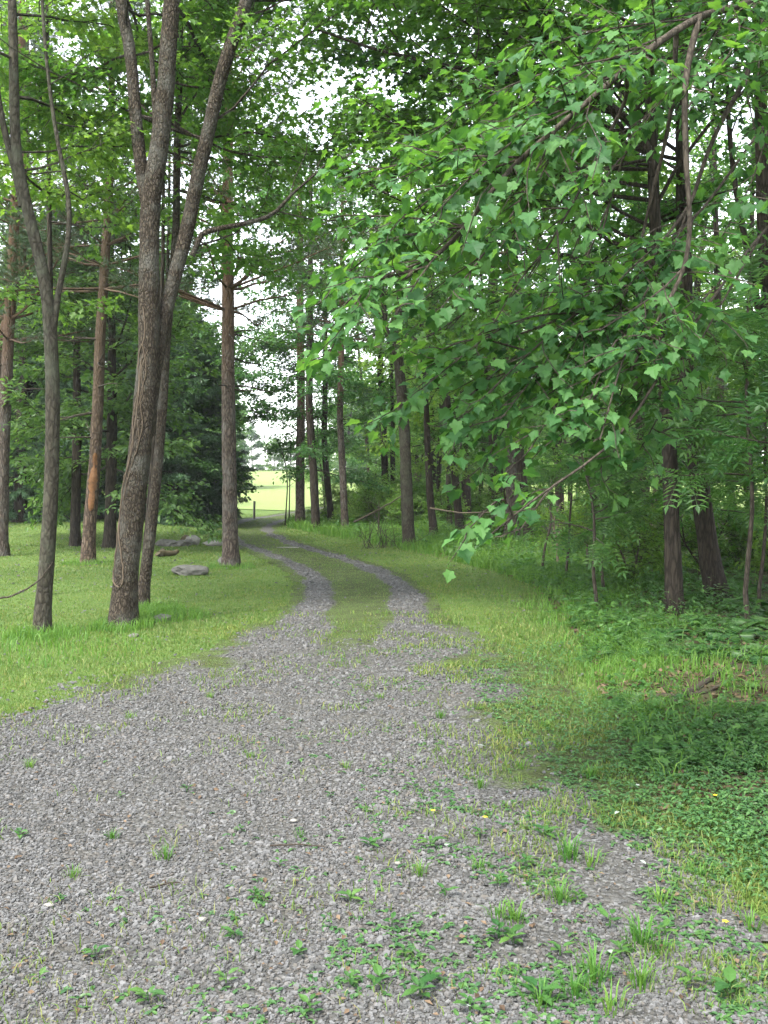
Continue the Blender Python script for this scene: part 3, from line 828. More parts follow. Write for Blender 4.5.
for i in range(16):
    x, y = rw.uniform(-2.2, 15), rw.uniform(45, 56)
    copy_tree(protos[(0, 2, 1)[i % 3]], (x, y, float(height(x, y))), i * 1.7, rw.uniform(.8, 1.15))
for i in range(20):
    x, y = rw.uniform(-3.6, 8.5), rw.uniform(42, 49)
    if x < -2.6 + (y - 42) * .1: continue
    copy_tree(protos[2 if i % 3 else 1], (x, y, float(height(x, y))), i * 2.1, rw.uniform(.42, .7))
# low leafy saplings and shrubs that close the view between the trunks
GS = 'leafy shrubs and saplings under the trees'
LS = 'low leafy shrub growing between the trunks in the wood'
def shrub_proto(seed, mats, spec, H, lab):
    rng = np.random.default_rng(seed)
    root = thing('shrub', (0, 0, 0), lab, 'shrub', GS)
    st = MB(); cs = []
    for j in range(5):
        az = rng.uniform(0, 6.28); d = (math.cos(az) * .45, math.sin(az) * .45, 1)
        P = wander(rng, (0, 0, -.05), d, H * rng.uniform(.6, 1.05), 6, .12, .05)
        R = np.linspace(.022, .006, 7); st.tube(P, R, 6, 0)
        cs.append((P, R, .25, 9))
    st.build('stem', mats[0], root, True)
    crown_mesh(rng, cs, spec).build('foliage', mats, root)
    return root
sh = [shrub_proto(301, [M_TWIG, M_LIGHT], dict(mid, len=.8, size=.09, per_m=22, spread=.06), 1.9, LS),
      shrub_proto(302, [M_TWIG, M_LIGHT], dict(mid, len=.7, leaf=L_OVAL, size=.09, per_m=22, spread=.06), 1.3, LS)]
cnt = 0; used = []
for _ in range(3000):
    if cnt >= 64: break
    y = rw.uniform(14, 42); x = rw.uniform(float(forest_edge(y)) + .8, min(.55 * y, float(forest_edge(y)) + 16))
    if cnt >= 38: y = rw.uniform(35, 46); x = float(forest_edge(y)) + rw.uniform(.9, 9)
    if any((x - a) ** 2 + (y - b) ** 2 < 1.3 for a, b in used): continue
    used.append((x, y)); loc = (x, y, float(height(x, y))); s = rw.uniform(.6, 1.15)
    if cnt < 2: sh[cnt].location = loc
    else: copy_tree(sh[cnt % 2], loc, rw.uniform(0, 6.28), s)
    cnt += 1

# ------------------------------------------------------------------ trees beyond the meadow
far_spec = dict(len=4.2, leaf=L_DIAM, size=.50, per_m=6, spread=.35, el0=-5, el1=60, flat=.6)
GF = 'trees along the far side of the meadow'
LF = 'pale rounded tree in the line along the far side of the sunlit meadow'
fp = [proto_tree(401, 9, .2, .15, 28, (M_BARKD, M_LIGHT), far_spec, LF, GF), proto_tree(402, 12, .2, .2, 28, (M_BARKD, M_MID), far_spec, LF, GF)]
k = 0
for y0, x0, x1, n in ((172, -95, 85, 34), (186, -60, 50, 22), (98, -6.5, 70, 23), (80, -70, -13.5, 17)):
    for x in np.linspace(x0, x1, n):
        xx, yy = x + rw.uniform(-1.5, 1.5), y0 + rw.uniform(-6, 6)
        loc = (xx, yy, float(height(xx, yy)))
        s = rw.uniform(.8, 1.15) * (.62 if abs(xx * 1000 / yy + 384 - 275) < 50 else 1.1)
        if k < 2: fp[k].location = loc
        else: copy_tree(fp[k % 2], loc, rw.uniform(0, 6.28), s)
        k += 1
# backs of the lawn side: a few tall trees behind the dark ones
for i, (x, y) in enumerate([(-17, 46), (-24, 42), (-11.5, 50)]):
    o = copy_tree(protos[i % 2], (x, y, float(height(x, y))), i * 1.3, 1.15, 'tall leafy tree showing above the dark trees that close the lawn', 'tall trees behind the lawn')

# ------------------------------------------------------------------ the overhanging maple
rng = np.random.default_rng(500)
mb0 = np.array([3.15, 7.6, float(height(3.15, 7.6))])
maple = thing('overhanging_maple', mb0, 'maple whose leafy limbs sweep low over the drive, big lobed leaves close by', 'maple tree')
Wt = np.array([[3.15, 7.6, 0], [3.02, 7.55, .9], [2.98, 7.5, 1.8], [3.1, 7.35, 3.0], [3.0, 7.1, 4.2], [2.9, 6.9, 5.4], [3.0, 7.1, 7.0], [3.1, 7.2, 9.2]]); Wt[0, 2] = mb0[2]
tm, Pt, Rt = trunk_mesh(rng, Wt - mb0, np.linspace(.10, .05, len(Wt)), 14)
tm.build('trunk', M_BARKD, maple, True)
LIMBS = [  # (r0, r1, [(px, py, depth)...])
    (.022, .008, [(815, -25, 6.8), (770, -5, 5.9), (740, 6, 5.5), (700, 15, 5.2), (654, 45, 5.0), (619, 75, 4.9), (584, 105, 4.8), (540, 142, 4.75), (499, 178, 4.7), (475, 215, 4.65), (454, 243, 4.6), (425, 266, 4.55), (395, 285, 4.5)]),
    (.018, .006, [(700, 16, 5.2), (688, 60, 5.1), (684, 100, 5.0), (686, 165, 4.95), (691, 225, 4.9), (686, 268, 4.85), (664, 310, 4.8), (648, 338, 4.75), (630, 372, 4.7)]),
    (.016, .006, [(765, 20, 5.8), (748, 75, 5.7), (722, 120, 5.6), (704, 160, 5.5), (692, 205, 5.5), (675, 225, 5.4), (655, 250, 5.3), (640, 300, 5.2)]),
    (.014, .005, [(676, 32, 5.15), (674, 95, 5.3), (664, 150, 5.4), (650, 200, 5.5), (640, 250, 5.6), (615, 300, 5.6)]),
    (.012, .004, [(625, 72, 4.95), (630, 95, 5.1), (608, 135, 5.2), (590, 170, 5.2), (575, 200, 5.3), (555, 235, 5.3), (520, 290, 5.2)]),
    (.012, .004, [(650, 48, 5.05), (655, 100, 5.5), (640, 130, 5.6), (622, 155, 5.7), (614, 190, 5.8), (600, 240, 5.8)]),
    (.009, .0035, [(830, 150, 6.9), (790, 200, 6.0), (740, 260, 5.3), (690, 330, 4.9), (650, 390, 4.6), (620, 440, 4.5), (585, 466, 4.4), (555, 484, 4.3), (534, 497, 4.25), (508, 522, 4.2), (490, 535, 4.15)]),
    (.009, .004, [(820, 60, 6.6), (760, 130, 5.9), (700, 215, 5.6), (640, 270, 5.3), (570, 320, 5.1), (520, 350, 5.0), (470, 395, 4.9)]),
]
LP = []
for r0, r1, pts in LIMBS:
    W = np.array([at_depth(*p) for p in pts]) - mb0
    Q, R = resample(W, np.linspace(r0, r1, len(W)), len(W) * 3)
    l = MB(); l.tube(Q, R, 8, 0, .05, rng, True); l.build('limb', M_TWIG, maple, True)
    LP.append(Q)
fol = crown_mesh(rng, [(Pt, Rt, 5.1, 30)], dict(len=3.6, leaf=L_MAPLE2, size=.11, per_m=11, spread=.09, el0=4, el1=55, droop=.45))  # upper crown, mostly above the view, added to shade the verge below
def spray(path, r, per_m=13, size=.105, sub=.4, droop=.55, nsub=7.0):
    leafy(fol, rng, path, r, L_MAPLE, size, per_m, .010, 1, 0, True, 5, droop, .6, sub, True, nsub, .12, .30)
for i, Q in enumerate(LP):
    n = len(Q)
    lo = {0: .42, 1: .82, 2: .6, 3: .6, 4: .5, 5: .5, 6: .90, 7: .3}[i]
    part = Q[int(n * lo):]
    leafy(fol, rng, part, .004, L_MAPLE, .070, 9 if i != 6 else 3, .01, 1, 0, i != 6, 4, .42, .6, .42, True)
# secondary sprays: from a limb point to a tip in the open
TIPS = [(0, .95, (330, 352, 4.35)), (0, .9, (345, 215, 4.7)), (0, .8, (365, 250, 4.6)), (0, .7, (395, 180, 4.8)), (0, .7, (425, 225, 4.5)), (0, .75, (440, 310, 4.4)), (0, .62, (470, 150, 4.9)), (0, .9, (385, 330, 4.3)),
        (0, .55, (520, 110, 4.9)), (0, .65, (505, 255, 4.6)), (0, .5, (560, 180, 4.7)), (4, .6, (500, 230, 5.2)), (4, .8, (490, 330, 5.1)), (4, .7, (560, 300, 5.0)), (5, .6, (570, 260, 5.6)),
        (7, .5, (560, 390, 4.8)), (7, .6, (500, 420, 4.7)), (7, .7, (450, 430, 4.7)), (7, .8, (420, 390, 4.8)), (7, .55, (580, 430, 4.6)), (7, .9, (440, 350, 4.9)), (7, .65, (530, 450, 4.6)),
        (1, .7, (600, 330, 4.7)), (1, .9, (590, 400, 4.5)), (1, .8, (660, 400, 4.8)), (1, .95, (600, 440, 4.4)), (2, .6, (640, 330, 5.0)), (2, .8, (600, 300, 5.1)), (3, .7, (580, 350, 5.3)), (3, .9, (590, 390, 5.0)),
        (0, .35, (640, 130, 5.2)), (0, .3, (600, 40, 5.3)), (0, .3, (690, 90, 5.0)), (0, .25, (720, 60, 5.2)), (2, .2, (760, 150, 5.4)), (2, .3, (680, 130, 5.4)), (0, .4, (580, 60, 5.2)), (0, .2, (660, -20, 5.3)), (1, .3, (740, 30, 5.0)),
        (6, .4, (640, 450, 5.0)), (6, .5, (610, 460, 4.9)),
        (6, .97, (466, 532, 4.1)), (0, .97, (310, 356, 4.5)), (0, .9, (330, 290, 4.7)), (0, .8, (335, 180, 5.0)), (0, .6, (420, 140, 5.2)), (0, .5, (480, 70, 5.4)), (7, .8, (380, 420, 5.2)), (7, .6, (600, 470, 5.2)), (7, .7, (480, 470, 5.2)), (5, .8, (520, 380, 5.6)), (6, .90, (520, 530, 4.2)), (2, .1, (755, 90, 5.3)), (7, .25, (720, 240, 5.8))]
for li, t, tip in TIPS:
    a = along(LP[li], t); b = at_depth(*tip) - mb0
    mid_ = (a + b) / 2 + rng.normal(0, .06, 3) + [0, 0, .10]
    Q, _ = resample(np.array([a, mid_, b]), [1, 1, 1], 8)
    few = tip[1] > 535
    spray(Q, .006, 5 if few else 14, .072 if few else .062, 0.22 if few else .38, .34, 1.2 if few else 7.5)
fol.build('foliage', [M_TWIG, M_MAPLE], maple)

# sumac-like saplings with feathery leaves in the shade
def feather_sapling(seed, H, lab):
    rng = np.random.default_rng(seed)
    root = thing('sapling', (0, 0, 0), lab, 'sapling', 'feather-leaved saplings by the wood edge')
    st, fo = MB(), MB()
    P = wander(rng, (0, 0, -.05), (rng.normal(0, .1), rng.normal(0, .1), 1), H, 8, .08, .05); st.tube(P, np.linspace(.028, .01, 9), 7, 0)
    for f in np.linspace(.48, 1, 15):
        az = rng.uniform(0, 6.28); el = rng.uniform(.1, .6)
        q = wander(rng, along(P, f), (math.cos(az), math.sin(az), el), H * .34 * rng.uniform(.6, 1.1), 5, .12, -.02)
        fo.tube(q, np.linspace(.010, .004, 6), 4, 0)
        m = 15; t = rng.uniform(.25, 1, m); p = along(q, t)
        d = (q[-1] - q[0])[None] * .6 + rng.normal(0, .4, (m, 3)) * np.linalg.norm(q[-1] - q[0]); d[:, 2] -= .15
        put(fo, L_PINN, p, d, rng.normal(0, .25, (m, 3)) + [0, 0, 1], rng.uniform(.24, .40, m), 1)
    st.build('stem', M_TWIG, root, True); fo.build('foliage', [M_TWIG, M_MID], root)
    return root
fs = feather_sapling(601, 3.2, 'tall feather-leaved sapling in front of the dark leaning trunk')
fs2 = feather_sapling(602, 2.1, 'feather-leaved sapling between the hanging maple spray and the straight stem')
def place(o, x, y, rz=0, s=1):
    o.location = (x, y, float(height(x, y))); o.rotation_euler = (0, 0, rz); o.scale = (s, s, s)
place(fs, 3.75, 9.2); place(fs2, 3.2, 14.5)
for src, x, y, rz, s, lab in [(fs, 4.5, 10.6, 2, 1.1, 'feather-leaved sapling deep in shade beyond the overhanging maple trunk'), (fs2, 2.7, 12.6, 1, 1.0, 'feather-leaved sapling beside the foot of the straight grey-brown stem'),
                              (fs, 4.6, 12.2, 4, .95, 'feather-leaved sapling at the outer shade by the tall dark tree'), (fs2, 4.9, 15.5, 2.5, 1.3, 'feather-leaved sapling behind the two close trunks'),
                              (fs, 4.1, 11.2, 3.4, 1.15, 'tall feather-leaved sapling between the leaning dark trunk and the outermost tree'), (fs, 3.0, 16.5, 5, .9, 'feather-leaved sapling near the grey boulder in the wood')]:
    copy_tree(src, (x, y, float(height(x, y))), rz, s, lab)

# ------------------------------------------------------------------ gravel, grass and ground cover
rg = np.random.default_rng(900)
def wedge(n, d0, d1, half=.47):
    """points over the ground in view, denser close by"""
    d = np.exp(rg.uniform(math.log(d0), math.log(d1), n))
    x = rg.uniform(-half, half, n) * d
    m = int(n * .55 * 2.2 / half * (1 / d0 - 1 / d1) / math.log(d1 / d0))     # the strips to either side as well
    e = 1 / rg.uniform(1 / d1, 1 / d0, m)
    return np.concatenate([x, (half * e + rg.uniform(0, 2.2, m)) * rg.choice([-1, 1], m)]), np.concatenate([d, e])

def chips():
    mb = MB()
    x, y = wedge(430000, 2.35, 30, .46)
    g = (.35 + .65 * sstep(.28, .5, fbm(x / .22, y / .22, 23))) * gravel_mask(x, y) * (1 - .55 * sstep(-.2, 1.1, x) * sstep(.45, .7, fbm(x / .5, y / .5, 21)) * (1 - sstep(9, 12, y)))
    k = rg.random(len(x)) < np.clip(g, .02 * (x < 2), 1) ** 1.2
    k &= (x < forest_edge(y) - .1)
    x, y = x[k], y[k]; n = len(x)
    s = (.0042 + .0080 * rg.random(n) ** 2.6) * (1 + np.clip(y - 3, 0, 30) * .10)
    big = rg.random(n) < .03; s[big] *= 1.6
    m = 5
    th = (np.arange(m) / m * 2 * np.pi)[None] + rg.normal(0, .28, (n, m)) + rg.uniform(0, 6, (n, 1))
    r = s[:, None] * rg.uniform(.65, 1.25, (n, m)); asp = rg.uniform(.5, 1, n); rot = rg.uniform(0, np.pi, n)
    def ring(f, z):
        a, b = r * f * np.cos(th), r * f * np.sin(th) * asp[:, None]
        ca, sa = np.cos(rot)[:, None], np.sin(rot)[:, None]
        return np.stack([a * ca - b * sa, a * sa + b * ca, np.broadcast_to(z, a.shape)], -1)
    h = s * rg.uniform(.25, .75, n)
    V = np.concatenate([ring(1.0, -h[:, None] * .4), ring(.78, h[:, None] * .55)], 1)
    tx, ty = rg.normal(0, .22, n), rg.normal(0, .22, n)
    V[..., 2] += V[..., 0] * tx[:, None] + V[..., 1] * ty[:, None]
    V += np.stack([x, y, height(x, y) + .014 + h * .35], -1)[:, None]
    j = np.arange(m); j2 = (j + 1) % m
    Q = np.stack([j, j2, m + j2, m + j], 1)
    T = (m + j)[None]
    off = (np.arange(n) * 2 * m)[:, None, None]
    mb.add(V, (Q[None] + off).reshape(-1, 4)); 
    mb.F.append((T[None] + off).reshape(-1, m)); mb.M.append(np.zeros(n, int))
    tag(mb.build('gravel', M_STONE), 'loose grey slate gravel chips covering the drive', kind='stuff')
chips()

def blades(mb, x, y, h, w, lean=.45, two=True, dz=0):
    n = len(x); az = rg.uniform(0, 6.28, n)
    d = np.stack([np.cos(az), np.sin(az), np.zeros(n)], -1); sd_ = np.stack([-np.sin(az), np.cos(az), np.zeros(n)], -1)
    a2 = rg.uniform(0, 6.28, n); sd_ = np.stack([np.cos(a2), np.sin(a2), np.zeros(n)], -1)
    b = np.stack([x, y, height(x, y) - .005 + dz], -1)
    l = (lean * rg.random(n) ** .8)[:, None]
    hh = h[:, None] * np.array([[0, 0, 1.]]); w_ = w[:, None]
    mid_p = b + hh * .55 + d * l * h[:, None] * .3
    tip = b + hh * (1 - .35 * l) + d * l * h[:, None] * 1.1
    if two:
        V = np.stack([b - sd_ * w_, b + sd_ * w_, mid_p + sd_ * w_ * .8, mid_p - sd_ * w_ * .8, tip], 1)
        o = np.arange(n)[:, None] * 5
        mb.add(V, o + [[0, 1, 2, 3]])
        mb.F.append(o + [[3, 2, 4]] + (mb.n - n * 5)); mb.M.append(np.zeros(n, int))
    else:
        V = np.stack([b - sd_ * w_, b + sd_ * w_, tip], 1); mb.add(V, np.arange(n * 3).reshape(-1, 3))

def tree_spots(): return [tuple(o.location[:2]) for o in bpy.data.objects if o.parent is None and o.type == 'EMPTY']

gm = MB()
# mown lawn
x, y = wedge(520000, 6.0, 44, .48)
G = gravel_mask(x, y); fe = forest_edge(y)
drive_u = np.abs(x - centre(y))
patch = fbm(x / .5, y / .5, 51, 3); pat2 = fbm(x / 2.5, y / 2.5, 52, 3)
lawn = (x < fe + .2) & (rg.random(len(x)) < np.clip(1.15 - 1.35 * G, 0, 1)) & (rg.random(len(x)) < np.where((G > .12) & (y < 9), sstep(.34, .58, patch), .45 + .9 * pat2))
lawn &= ~((y < 9) & (x > -1.2) & (rg.random(len(x)) < .75))
x, y = x[lawn], y[lawn]; G = G[lawn]
hgt = (.015 + .020 * rg.random(len(x))) * (1 + .5 * sstep(.5, .75, fbm(x / 1.2, y / 1.2, 53))) * (1 - .45 * G)
blades(gm, x, y, hgt * (1 + .012 * y), .0016 + .00042 * y, .9, False)
tag(gm.build('grass', M_GRASS), 'short mown grass of the lawn, drive verge and middle strip', kind='stuff')

# taller rank grass along the wood edge and round the trunks' feet
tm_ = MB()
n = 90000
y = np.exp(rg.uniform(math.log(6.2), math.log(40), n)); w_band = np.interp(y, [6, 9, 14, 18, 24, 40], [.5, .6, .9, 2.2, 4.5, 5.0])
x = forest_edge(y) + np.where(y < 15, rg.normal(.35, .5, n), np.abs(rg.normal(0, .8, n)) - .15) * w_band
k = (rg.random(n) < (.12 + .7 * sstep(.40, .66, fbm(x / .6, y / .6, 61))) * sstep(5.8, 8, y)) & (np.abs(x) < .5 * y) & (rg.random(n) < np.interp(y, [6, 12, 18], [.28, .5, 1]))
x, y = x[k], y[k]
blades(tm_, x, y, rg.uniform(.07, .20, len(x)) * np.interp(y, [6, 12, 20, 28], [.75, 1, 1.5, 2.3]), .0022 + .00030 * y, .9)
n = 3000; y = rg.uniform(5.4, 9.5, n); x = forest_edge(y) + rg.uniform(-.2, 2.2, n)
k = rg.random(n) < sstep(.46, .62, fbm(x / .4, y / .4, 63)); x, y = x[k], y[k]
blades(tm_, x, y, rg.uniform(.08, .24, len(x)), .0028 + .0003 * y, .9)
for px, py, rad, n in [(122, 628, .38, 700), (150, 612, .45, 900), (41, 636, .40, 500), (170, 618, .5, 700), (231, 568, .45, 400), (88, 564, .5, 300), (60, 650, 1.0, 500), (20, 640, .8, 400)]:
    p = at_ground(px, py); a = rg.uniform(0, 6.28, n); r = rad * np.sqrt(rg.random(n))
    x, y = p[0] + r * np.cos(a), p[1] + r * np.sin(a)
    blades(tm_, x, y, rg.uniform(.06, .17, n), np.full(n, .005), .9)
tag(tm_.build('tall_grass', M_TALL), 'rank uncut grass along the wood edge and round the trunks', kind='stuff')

# wild herbs of the wood floor, thick and bright along the edge
hm = MB()
def herbs(n, x, y, hmin, hmax, size, tmpl=L_OVAL, m=7):
    h = hmin + (hmax - hmin) * rg.random(n); z = height(x, y)
    mm = np.arange(m)
    f = np.clip((mm + .6)[None] / m + rg.normal(0, .06, (n, m)), .1, 1)
    az = rg.uniform(0, 6.28, (n, 1)) + mm[None] * 2.4 + rg.normal(0, .3, (n, m))
    lean = rg.normal(0, .22, (n, 2))
    P = np.stack([x[:, None] + lean[:, :1] * h[:, None] * f, y[:, None] + lean[:, 1:] * h[:, None] * f, z[:, None] + h[:, None] * f], -1)
    D = np.stack([np.cos(az), np.sin(az), rg.normal(.05, .35, (n, m))], -1)
    S_ = (size[:, None] * (1.25 - .6 * f) * rg.uniform(.7, 1.2, (n, m)))
    put(hm, tmpl, P.reshape(-1, 3), D.reshape(-1, 3), (rg.normal(0, .2, (n, m, 3)) + [0, 0, 1]).reshape(-1, 3), S_.ravel())
n = 13000
y = np.exp(rg.uniform(math.log(5.6), math.log(44), n)); x = forest_edge(y) - .25 + np.abs(rg.normal(0, 1, n)) * np.interp(y, [6, 10, 20, 44], [1.3, 2.0, 5.0, 9.0])
gp = at_ground(700, 685)[:2]
k = (np.hypot((x - gp[0]) * .8, y - gp[1]) > 1.05) | (rg.random(n) < .12)
k &= (np.abs(x) < .55 * y) & (rg.random(n) < .35 + .8 * sstep(.36, .62, fbm(x / 1.0, y / 1.0, 71)))
x, y = x[k], y[k]
lowf = np.interp(y, [5.5, 8, 12, 18, 26], [.16, .28, .40, .45, .62]) * (.35 + 1.1 * fbm(x / .55, y / .55, 72))
szf = np.interp(y, [6, 15, 40], [.75, 1.1, 2.0])
sel = rg.random(len(x)); pick = fbm(x / .7, y / .7, 74) + rg.normal(0, .08, len(x))
for msk, tm_h, sz0, sz1, mm_ in ((pick < .44, L_OVAL, .035, .075, 8), ((pick >= .44) & (pick < .54), L_MAPLE2, .06, .12, 6), (pick >= .54, L_PINN, .12, .22, 4)):
    q = msk & (sel < (.75 if tm_h is not L_PINN else .6))
    herbs(int(q.sum()), x[q], y[q], .04 * np.ones(int(q.sum())), lowf[q], rg.uniform(sz0, sz1, int(q.sum())) * szf[q], tm_h, mm_)
tag(hm.build('undergrowth', M_HERB), 'bright leafy herbs covering the wood floor', kind='stuff')

# small-leaved creeping cover over the near shoulder and stray bits on the gravel
hm2 = MB()
x, y = wedge(90000, 2.4, 10, .46)
xr = np.interp(y, XRY, XRX)
dens = sstep(-.35, .75, x - xr + .7 * (fbm(x / .45, y / .45, 81) - .5)) * sstep(.30, .55, fbm(x / .28, y / .28, 82, 3)) * (1 - .55 * sstep(6.6, 7.6, y))
dens = np.maximum(dens * (.6 + .4 * sstep(.0, .8, x - xr)), .19 * sstep(.44, .68, fbm(x / .3, y / .3, 85)) * sstep(-1.1, .7, x))
dens = np.maximum(dens, .05 * sstep(.55, .72, fbm(x / .35, y / .35, 83)) * sstep(-2.0, .4, x))
dens = np.where((x - xr > .3) & (y > 3.3) & (y < 6.6), np.maximum(dens, .55), dens)
dens = np.where((x - xr > -.1) & (y > 4.1) & (y < 9), np.maximum(dens, .38), dens)
k = (rg.random(len(x)) < dens) & (x < forest_edge(y) + 1.2) & (np.hypot((x - gp[0]) * .8, y - gp[1]) > .95)
x, y = x[k], y[k]; n = len(x)
z = height(x, y) + rg.uniform(.018, .075, n) * sstep(-.2, .6, x - np.interp(y, XRY, XRX)) + .022
for q in range(3):
    az = rg.uniform(0, 6.28, n) if q == 0 else az + 2.1
    put(hm2, L_OVAL, np.stack([x, y, z], -1), np.stack([np.cos(az), np.sin(az), rg.normal(-.05, .2, n)], -1), rg.normal(0, .2, (n, 3)) + [0, 0, 1], rg.uniform(.012, .034, n))
tag(hm2.build('ground_cover', M_CREEP), 'small three-leaved creeping plants over the gravel shoulder', kind='stuff')

# sparse grass in the gravel and on the shoulder
sm = MB()
x, y = wedge(150000, 2.5, 12.5, .46)
xr = np.interp(y, XRY, XRX)
dens = sstep(.46, .66, fbm(x / .33, y / .33, 91, 3)) * (.08 + .75 * sstep(-1.5, .4, x - xr) + .35 * sstep(5.5, 8.5, y)) * (x < forest_edge(y) + .2)
dens = np.maximum(dens, .6 * sstep(.2, .7, x - xr) * (x < forest_edge(y) + .2) * sstep(5.6, 7.2, y) * sstep(.3, .5, fbm(x / .3, y / .3, 93)))
k = rg.random(len(x)) < dens
x, y = x[k], y[k]
blades(sm, x, y, rg.uniform(.02, .07, len(x)), .0012 + .00035 * y, 1.1, True, .012)
tag(sm.build('sparse_grass', M_GRASS), 'thin scattered grass growing through the gravel and shoulder', kind='stuff')

# dead leaves on the wood floor
lm = MB()
n = 9000
y = np.exp(rg.uniform(math.log(5.0), math.log(22), n)); x = forest_edge(y) - .25 + np.abs(rg.normal(0, 1.4, n))
k = rg.random(n) < .2 + sstep(.4, .6, fbm(x / .5, y / .5, 95)); x, y = x[k], y[k]; n = len(x)
x2, y2 = wedge(1300, 2.4, 16, .46); n2 = len(x2)
x, y = np.concatenate([x, x2]), np.concatenate([y, y2]); n = len(x)
put(lm, L_DIAM, np.stack([x, y, height(x, y) + .028], -1), rg.normal(0, 1, (n, 3)) * [1, 1, .25], rg.normal(0, .3, (n, 3)) + [0, 0, 1], np.concatenate([rg.uniform(.04, .09, n - n2), rg.uniform(.012, .035, n2)]))
tag(lm.build('leaf_litter', M_LITTER), 'brown dead leaves strewn over the wood floor', kind='stuff')

# ------------------------------------------------------------------ ferns
def fern_proto():
    rng = np.random.default_rng(71)
    root = thing('fern', (0, 0, 0), 'green fern with arching fronds on the shady wood floor', 'fern', 'ferns on the shady wood floor')
    for i in range(8):
        az = i * .785 + rng.normal(0, .2); L = rng.uniform(.42, .62)
        q = wander(rng, (0, 0, -.02), (math.cos(az) * .8, math.sin(az) * .8, 1.0), L, 9, .04, -.22)
        mb = MB(); mb.tube(q, np.linspace(.0035, .0012, 10), 4, 0)
        t = np.repeat(np.linspace(.16, .98, 17), 2); p = along(q, t); d = nrm(along(q, np.minimum(t + .06, 1)) - along(q, t - .06))
        sgn = np.tile([1, -1], 17)[:, None]; side = nrm(np.cross(d, [0, 0, 1.])) * sgn
        ln = .14 * np.sin(np.pi * np.clip(.12 + .88 * t, 0, 1)) ** .8 + .015
        put(mb, (L_DIAM[0] * [1, .42, 1], L_DIAM[1]), p, side + d * .35, np.cross(side, d) * -sgn + [0, 0, .6], ln, 1)
        mb.build('frond', [M_TWIG, M_HERB], root)
    return root
fr = fern_proto()
fspots = [(735, 640, 1.0), (705, 625, .9), (755, 610, 1.1), (690, 655, .7), (760, 660, .9), (620, 600, .7), (590, 590, .7), (640, 620, .8), (722, 655, .8), (660, 640, .9), (745, 590, 1.0), (600, 570, .8), (560, 570, .7), (700, 600, .9), (765, 630, 1.2), (640, 585, .9), (570, 550, .9), (520, 545, .8), (470, 548, .8), (440, 540, .9)]
for i, (px, py, s) in enumerate(fspots):
    p = at_ground(px, py)
    if i == 0: place(fr, p[0], p[1], 0, s)
    else: copy_tree(fr, p, i * 1.1, s)

# ------------------------------------------------------------------ rocks and logs
def rock(px, py, sx, sy, sz, mat, label, seed, name='rock'):
    import bmesh
    bm = bmesh.new(); bmesh.ops.create_icosphere(bm, subdivisions=3, radius=1)
    rng = np.random.default_rng(seed); pl = [(nrm(rng.normal(0, 1, 3)), rng.uniform(.62, .85)) for _ in range(9)]
    for v in bm.verts:
        c = np.array(v.co)
        for nn, dd in pl:
            e = c @ nn - dd
            if e > 0: c = c - nn * e * .92
        c = c * (1 + .05 * rng.normal())
        v.co = Vector(c * [sx, sy, sz])
    me = bpy.data.meshes.new(name); bm.to_mesh(me); bm.free(); me.materials.append(mat)
    o = bpy.data.objects.new(name, me); COL.objects.link(o)
    p = at_ground(px, py); o.location = (p[0], p[1], p[2] + sz * .45); o.rotation_euler = (0, 0, rng.uniform(-.4, .4))
    return tag(o, label, 'rock')
rock(190, 575, .34, .22, .14, M_ROCK, 'low grey boulder set in the lawn beyond the vine-wrapped trunk', 1)
rock(168, 546, .34, .25, .13, M_ROCK, 'grey flat rock in the small rock pile on the lawn', 3)
rock(182, 546, .26, .2, .12, M_ROCK, 'grey rock in the small rock pile, next to the pale tilted one', 4)
rock(193, 545, .22, .16, .17, M_PALEROCK, 'pale tilted rock at the end of the small rock pile on the lawn', 5)
rock(186, 541, .16, .14, .13, M_TANLOG, 'tan rock at the top of the small rock pile on the lawn', 6)
rock(213, 546, .27, .12, .10, M_PALEROCK, 'whitish flat block lying alone on the lawn next to the pine', 7)
rock(223, 566, .12, .10, .13, M_ROCK, 'small grey stone at the foot of the lone pine', 8)
rock(555, 540, .42, .35, .34, M_ROCK, 'large grey boulder half hidden in the wood undergrowth', 9, 'boulder')
rock(288, 548, .30, .14, .02, M_PALEROCK, 'flat whitish stone lying in the wheel track of the drive', 10)
rock(133, 637, .07, .06, .03, M_ROCK, 'small grey stone in the grass before the vine-wrapped trunk', 11)
rock(163, 621, .13, .10, .06, M_ROCK, 'small grey stone in the tufty grass beside the thin dark trunk', 12)
stick('log', [(156, 557), (178, 556)], .09, M_TANLOG, 'short mossy tan log lying before the small rock pile', 'log', True)
W0 = at_depth(358, 520, 31); W1 = at_depth(404, 494, 30)
stick('dead_log', [(354, 522), (375, 512), (405, 494)], .03, M_DARKLOG, 'dark dead trunk leaning up at a slant behind the grey forked tree', 'log', d=29)
stick('log', [(672, 706), (700, 690), (735, 664)], .035, M_DARKLOG, 'dark rotten branch lying on the brown leaf litter', 'log', True)
stick('stick', [(686, 676), (702, 672), (722, 671)], .018, M_LOG, 'pale dead stick on the leaf litter by the rotten branch', 'stick', True)
stick('log', [(655, 700), (690, 700), (720, 690)], .03, M_DARKLOG, 'dark half buried branch along the rim of the leaf litter', 'log', True)
stick('stick', [(664, 590), (690, 582), (708, 570)], .03, M_DARKLOG, 'dark fallen branch in the shade between the two close trunks', 'stick', True)
stick('stick', [(430, 508), (458, 513), (496, 512)], .022, M_LOG, 'pale fallen pole lying level in the wood behind the grey forked tree', 'stick', d=24)
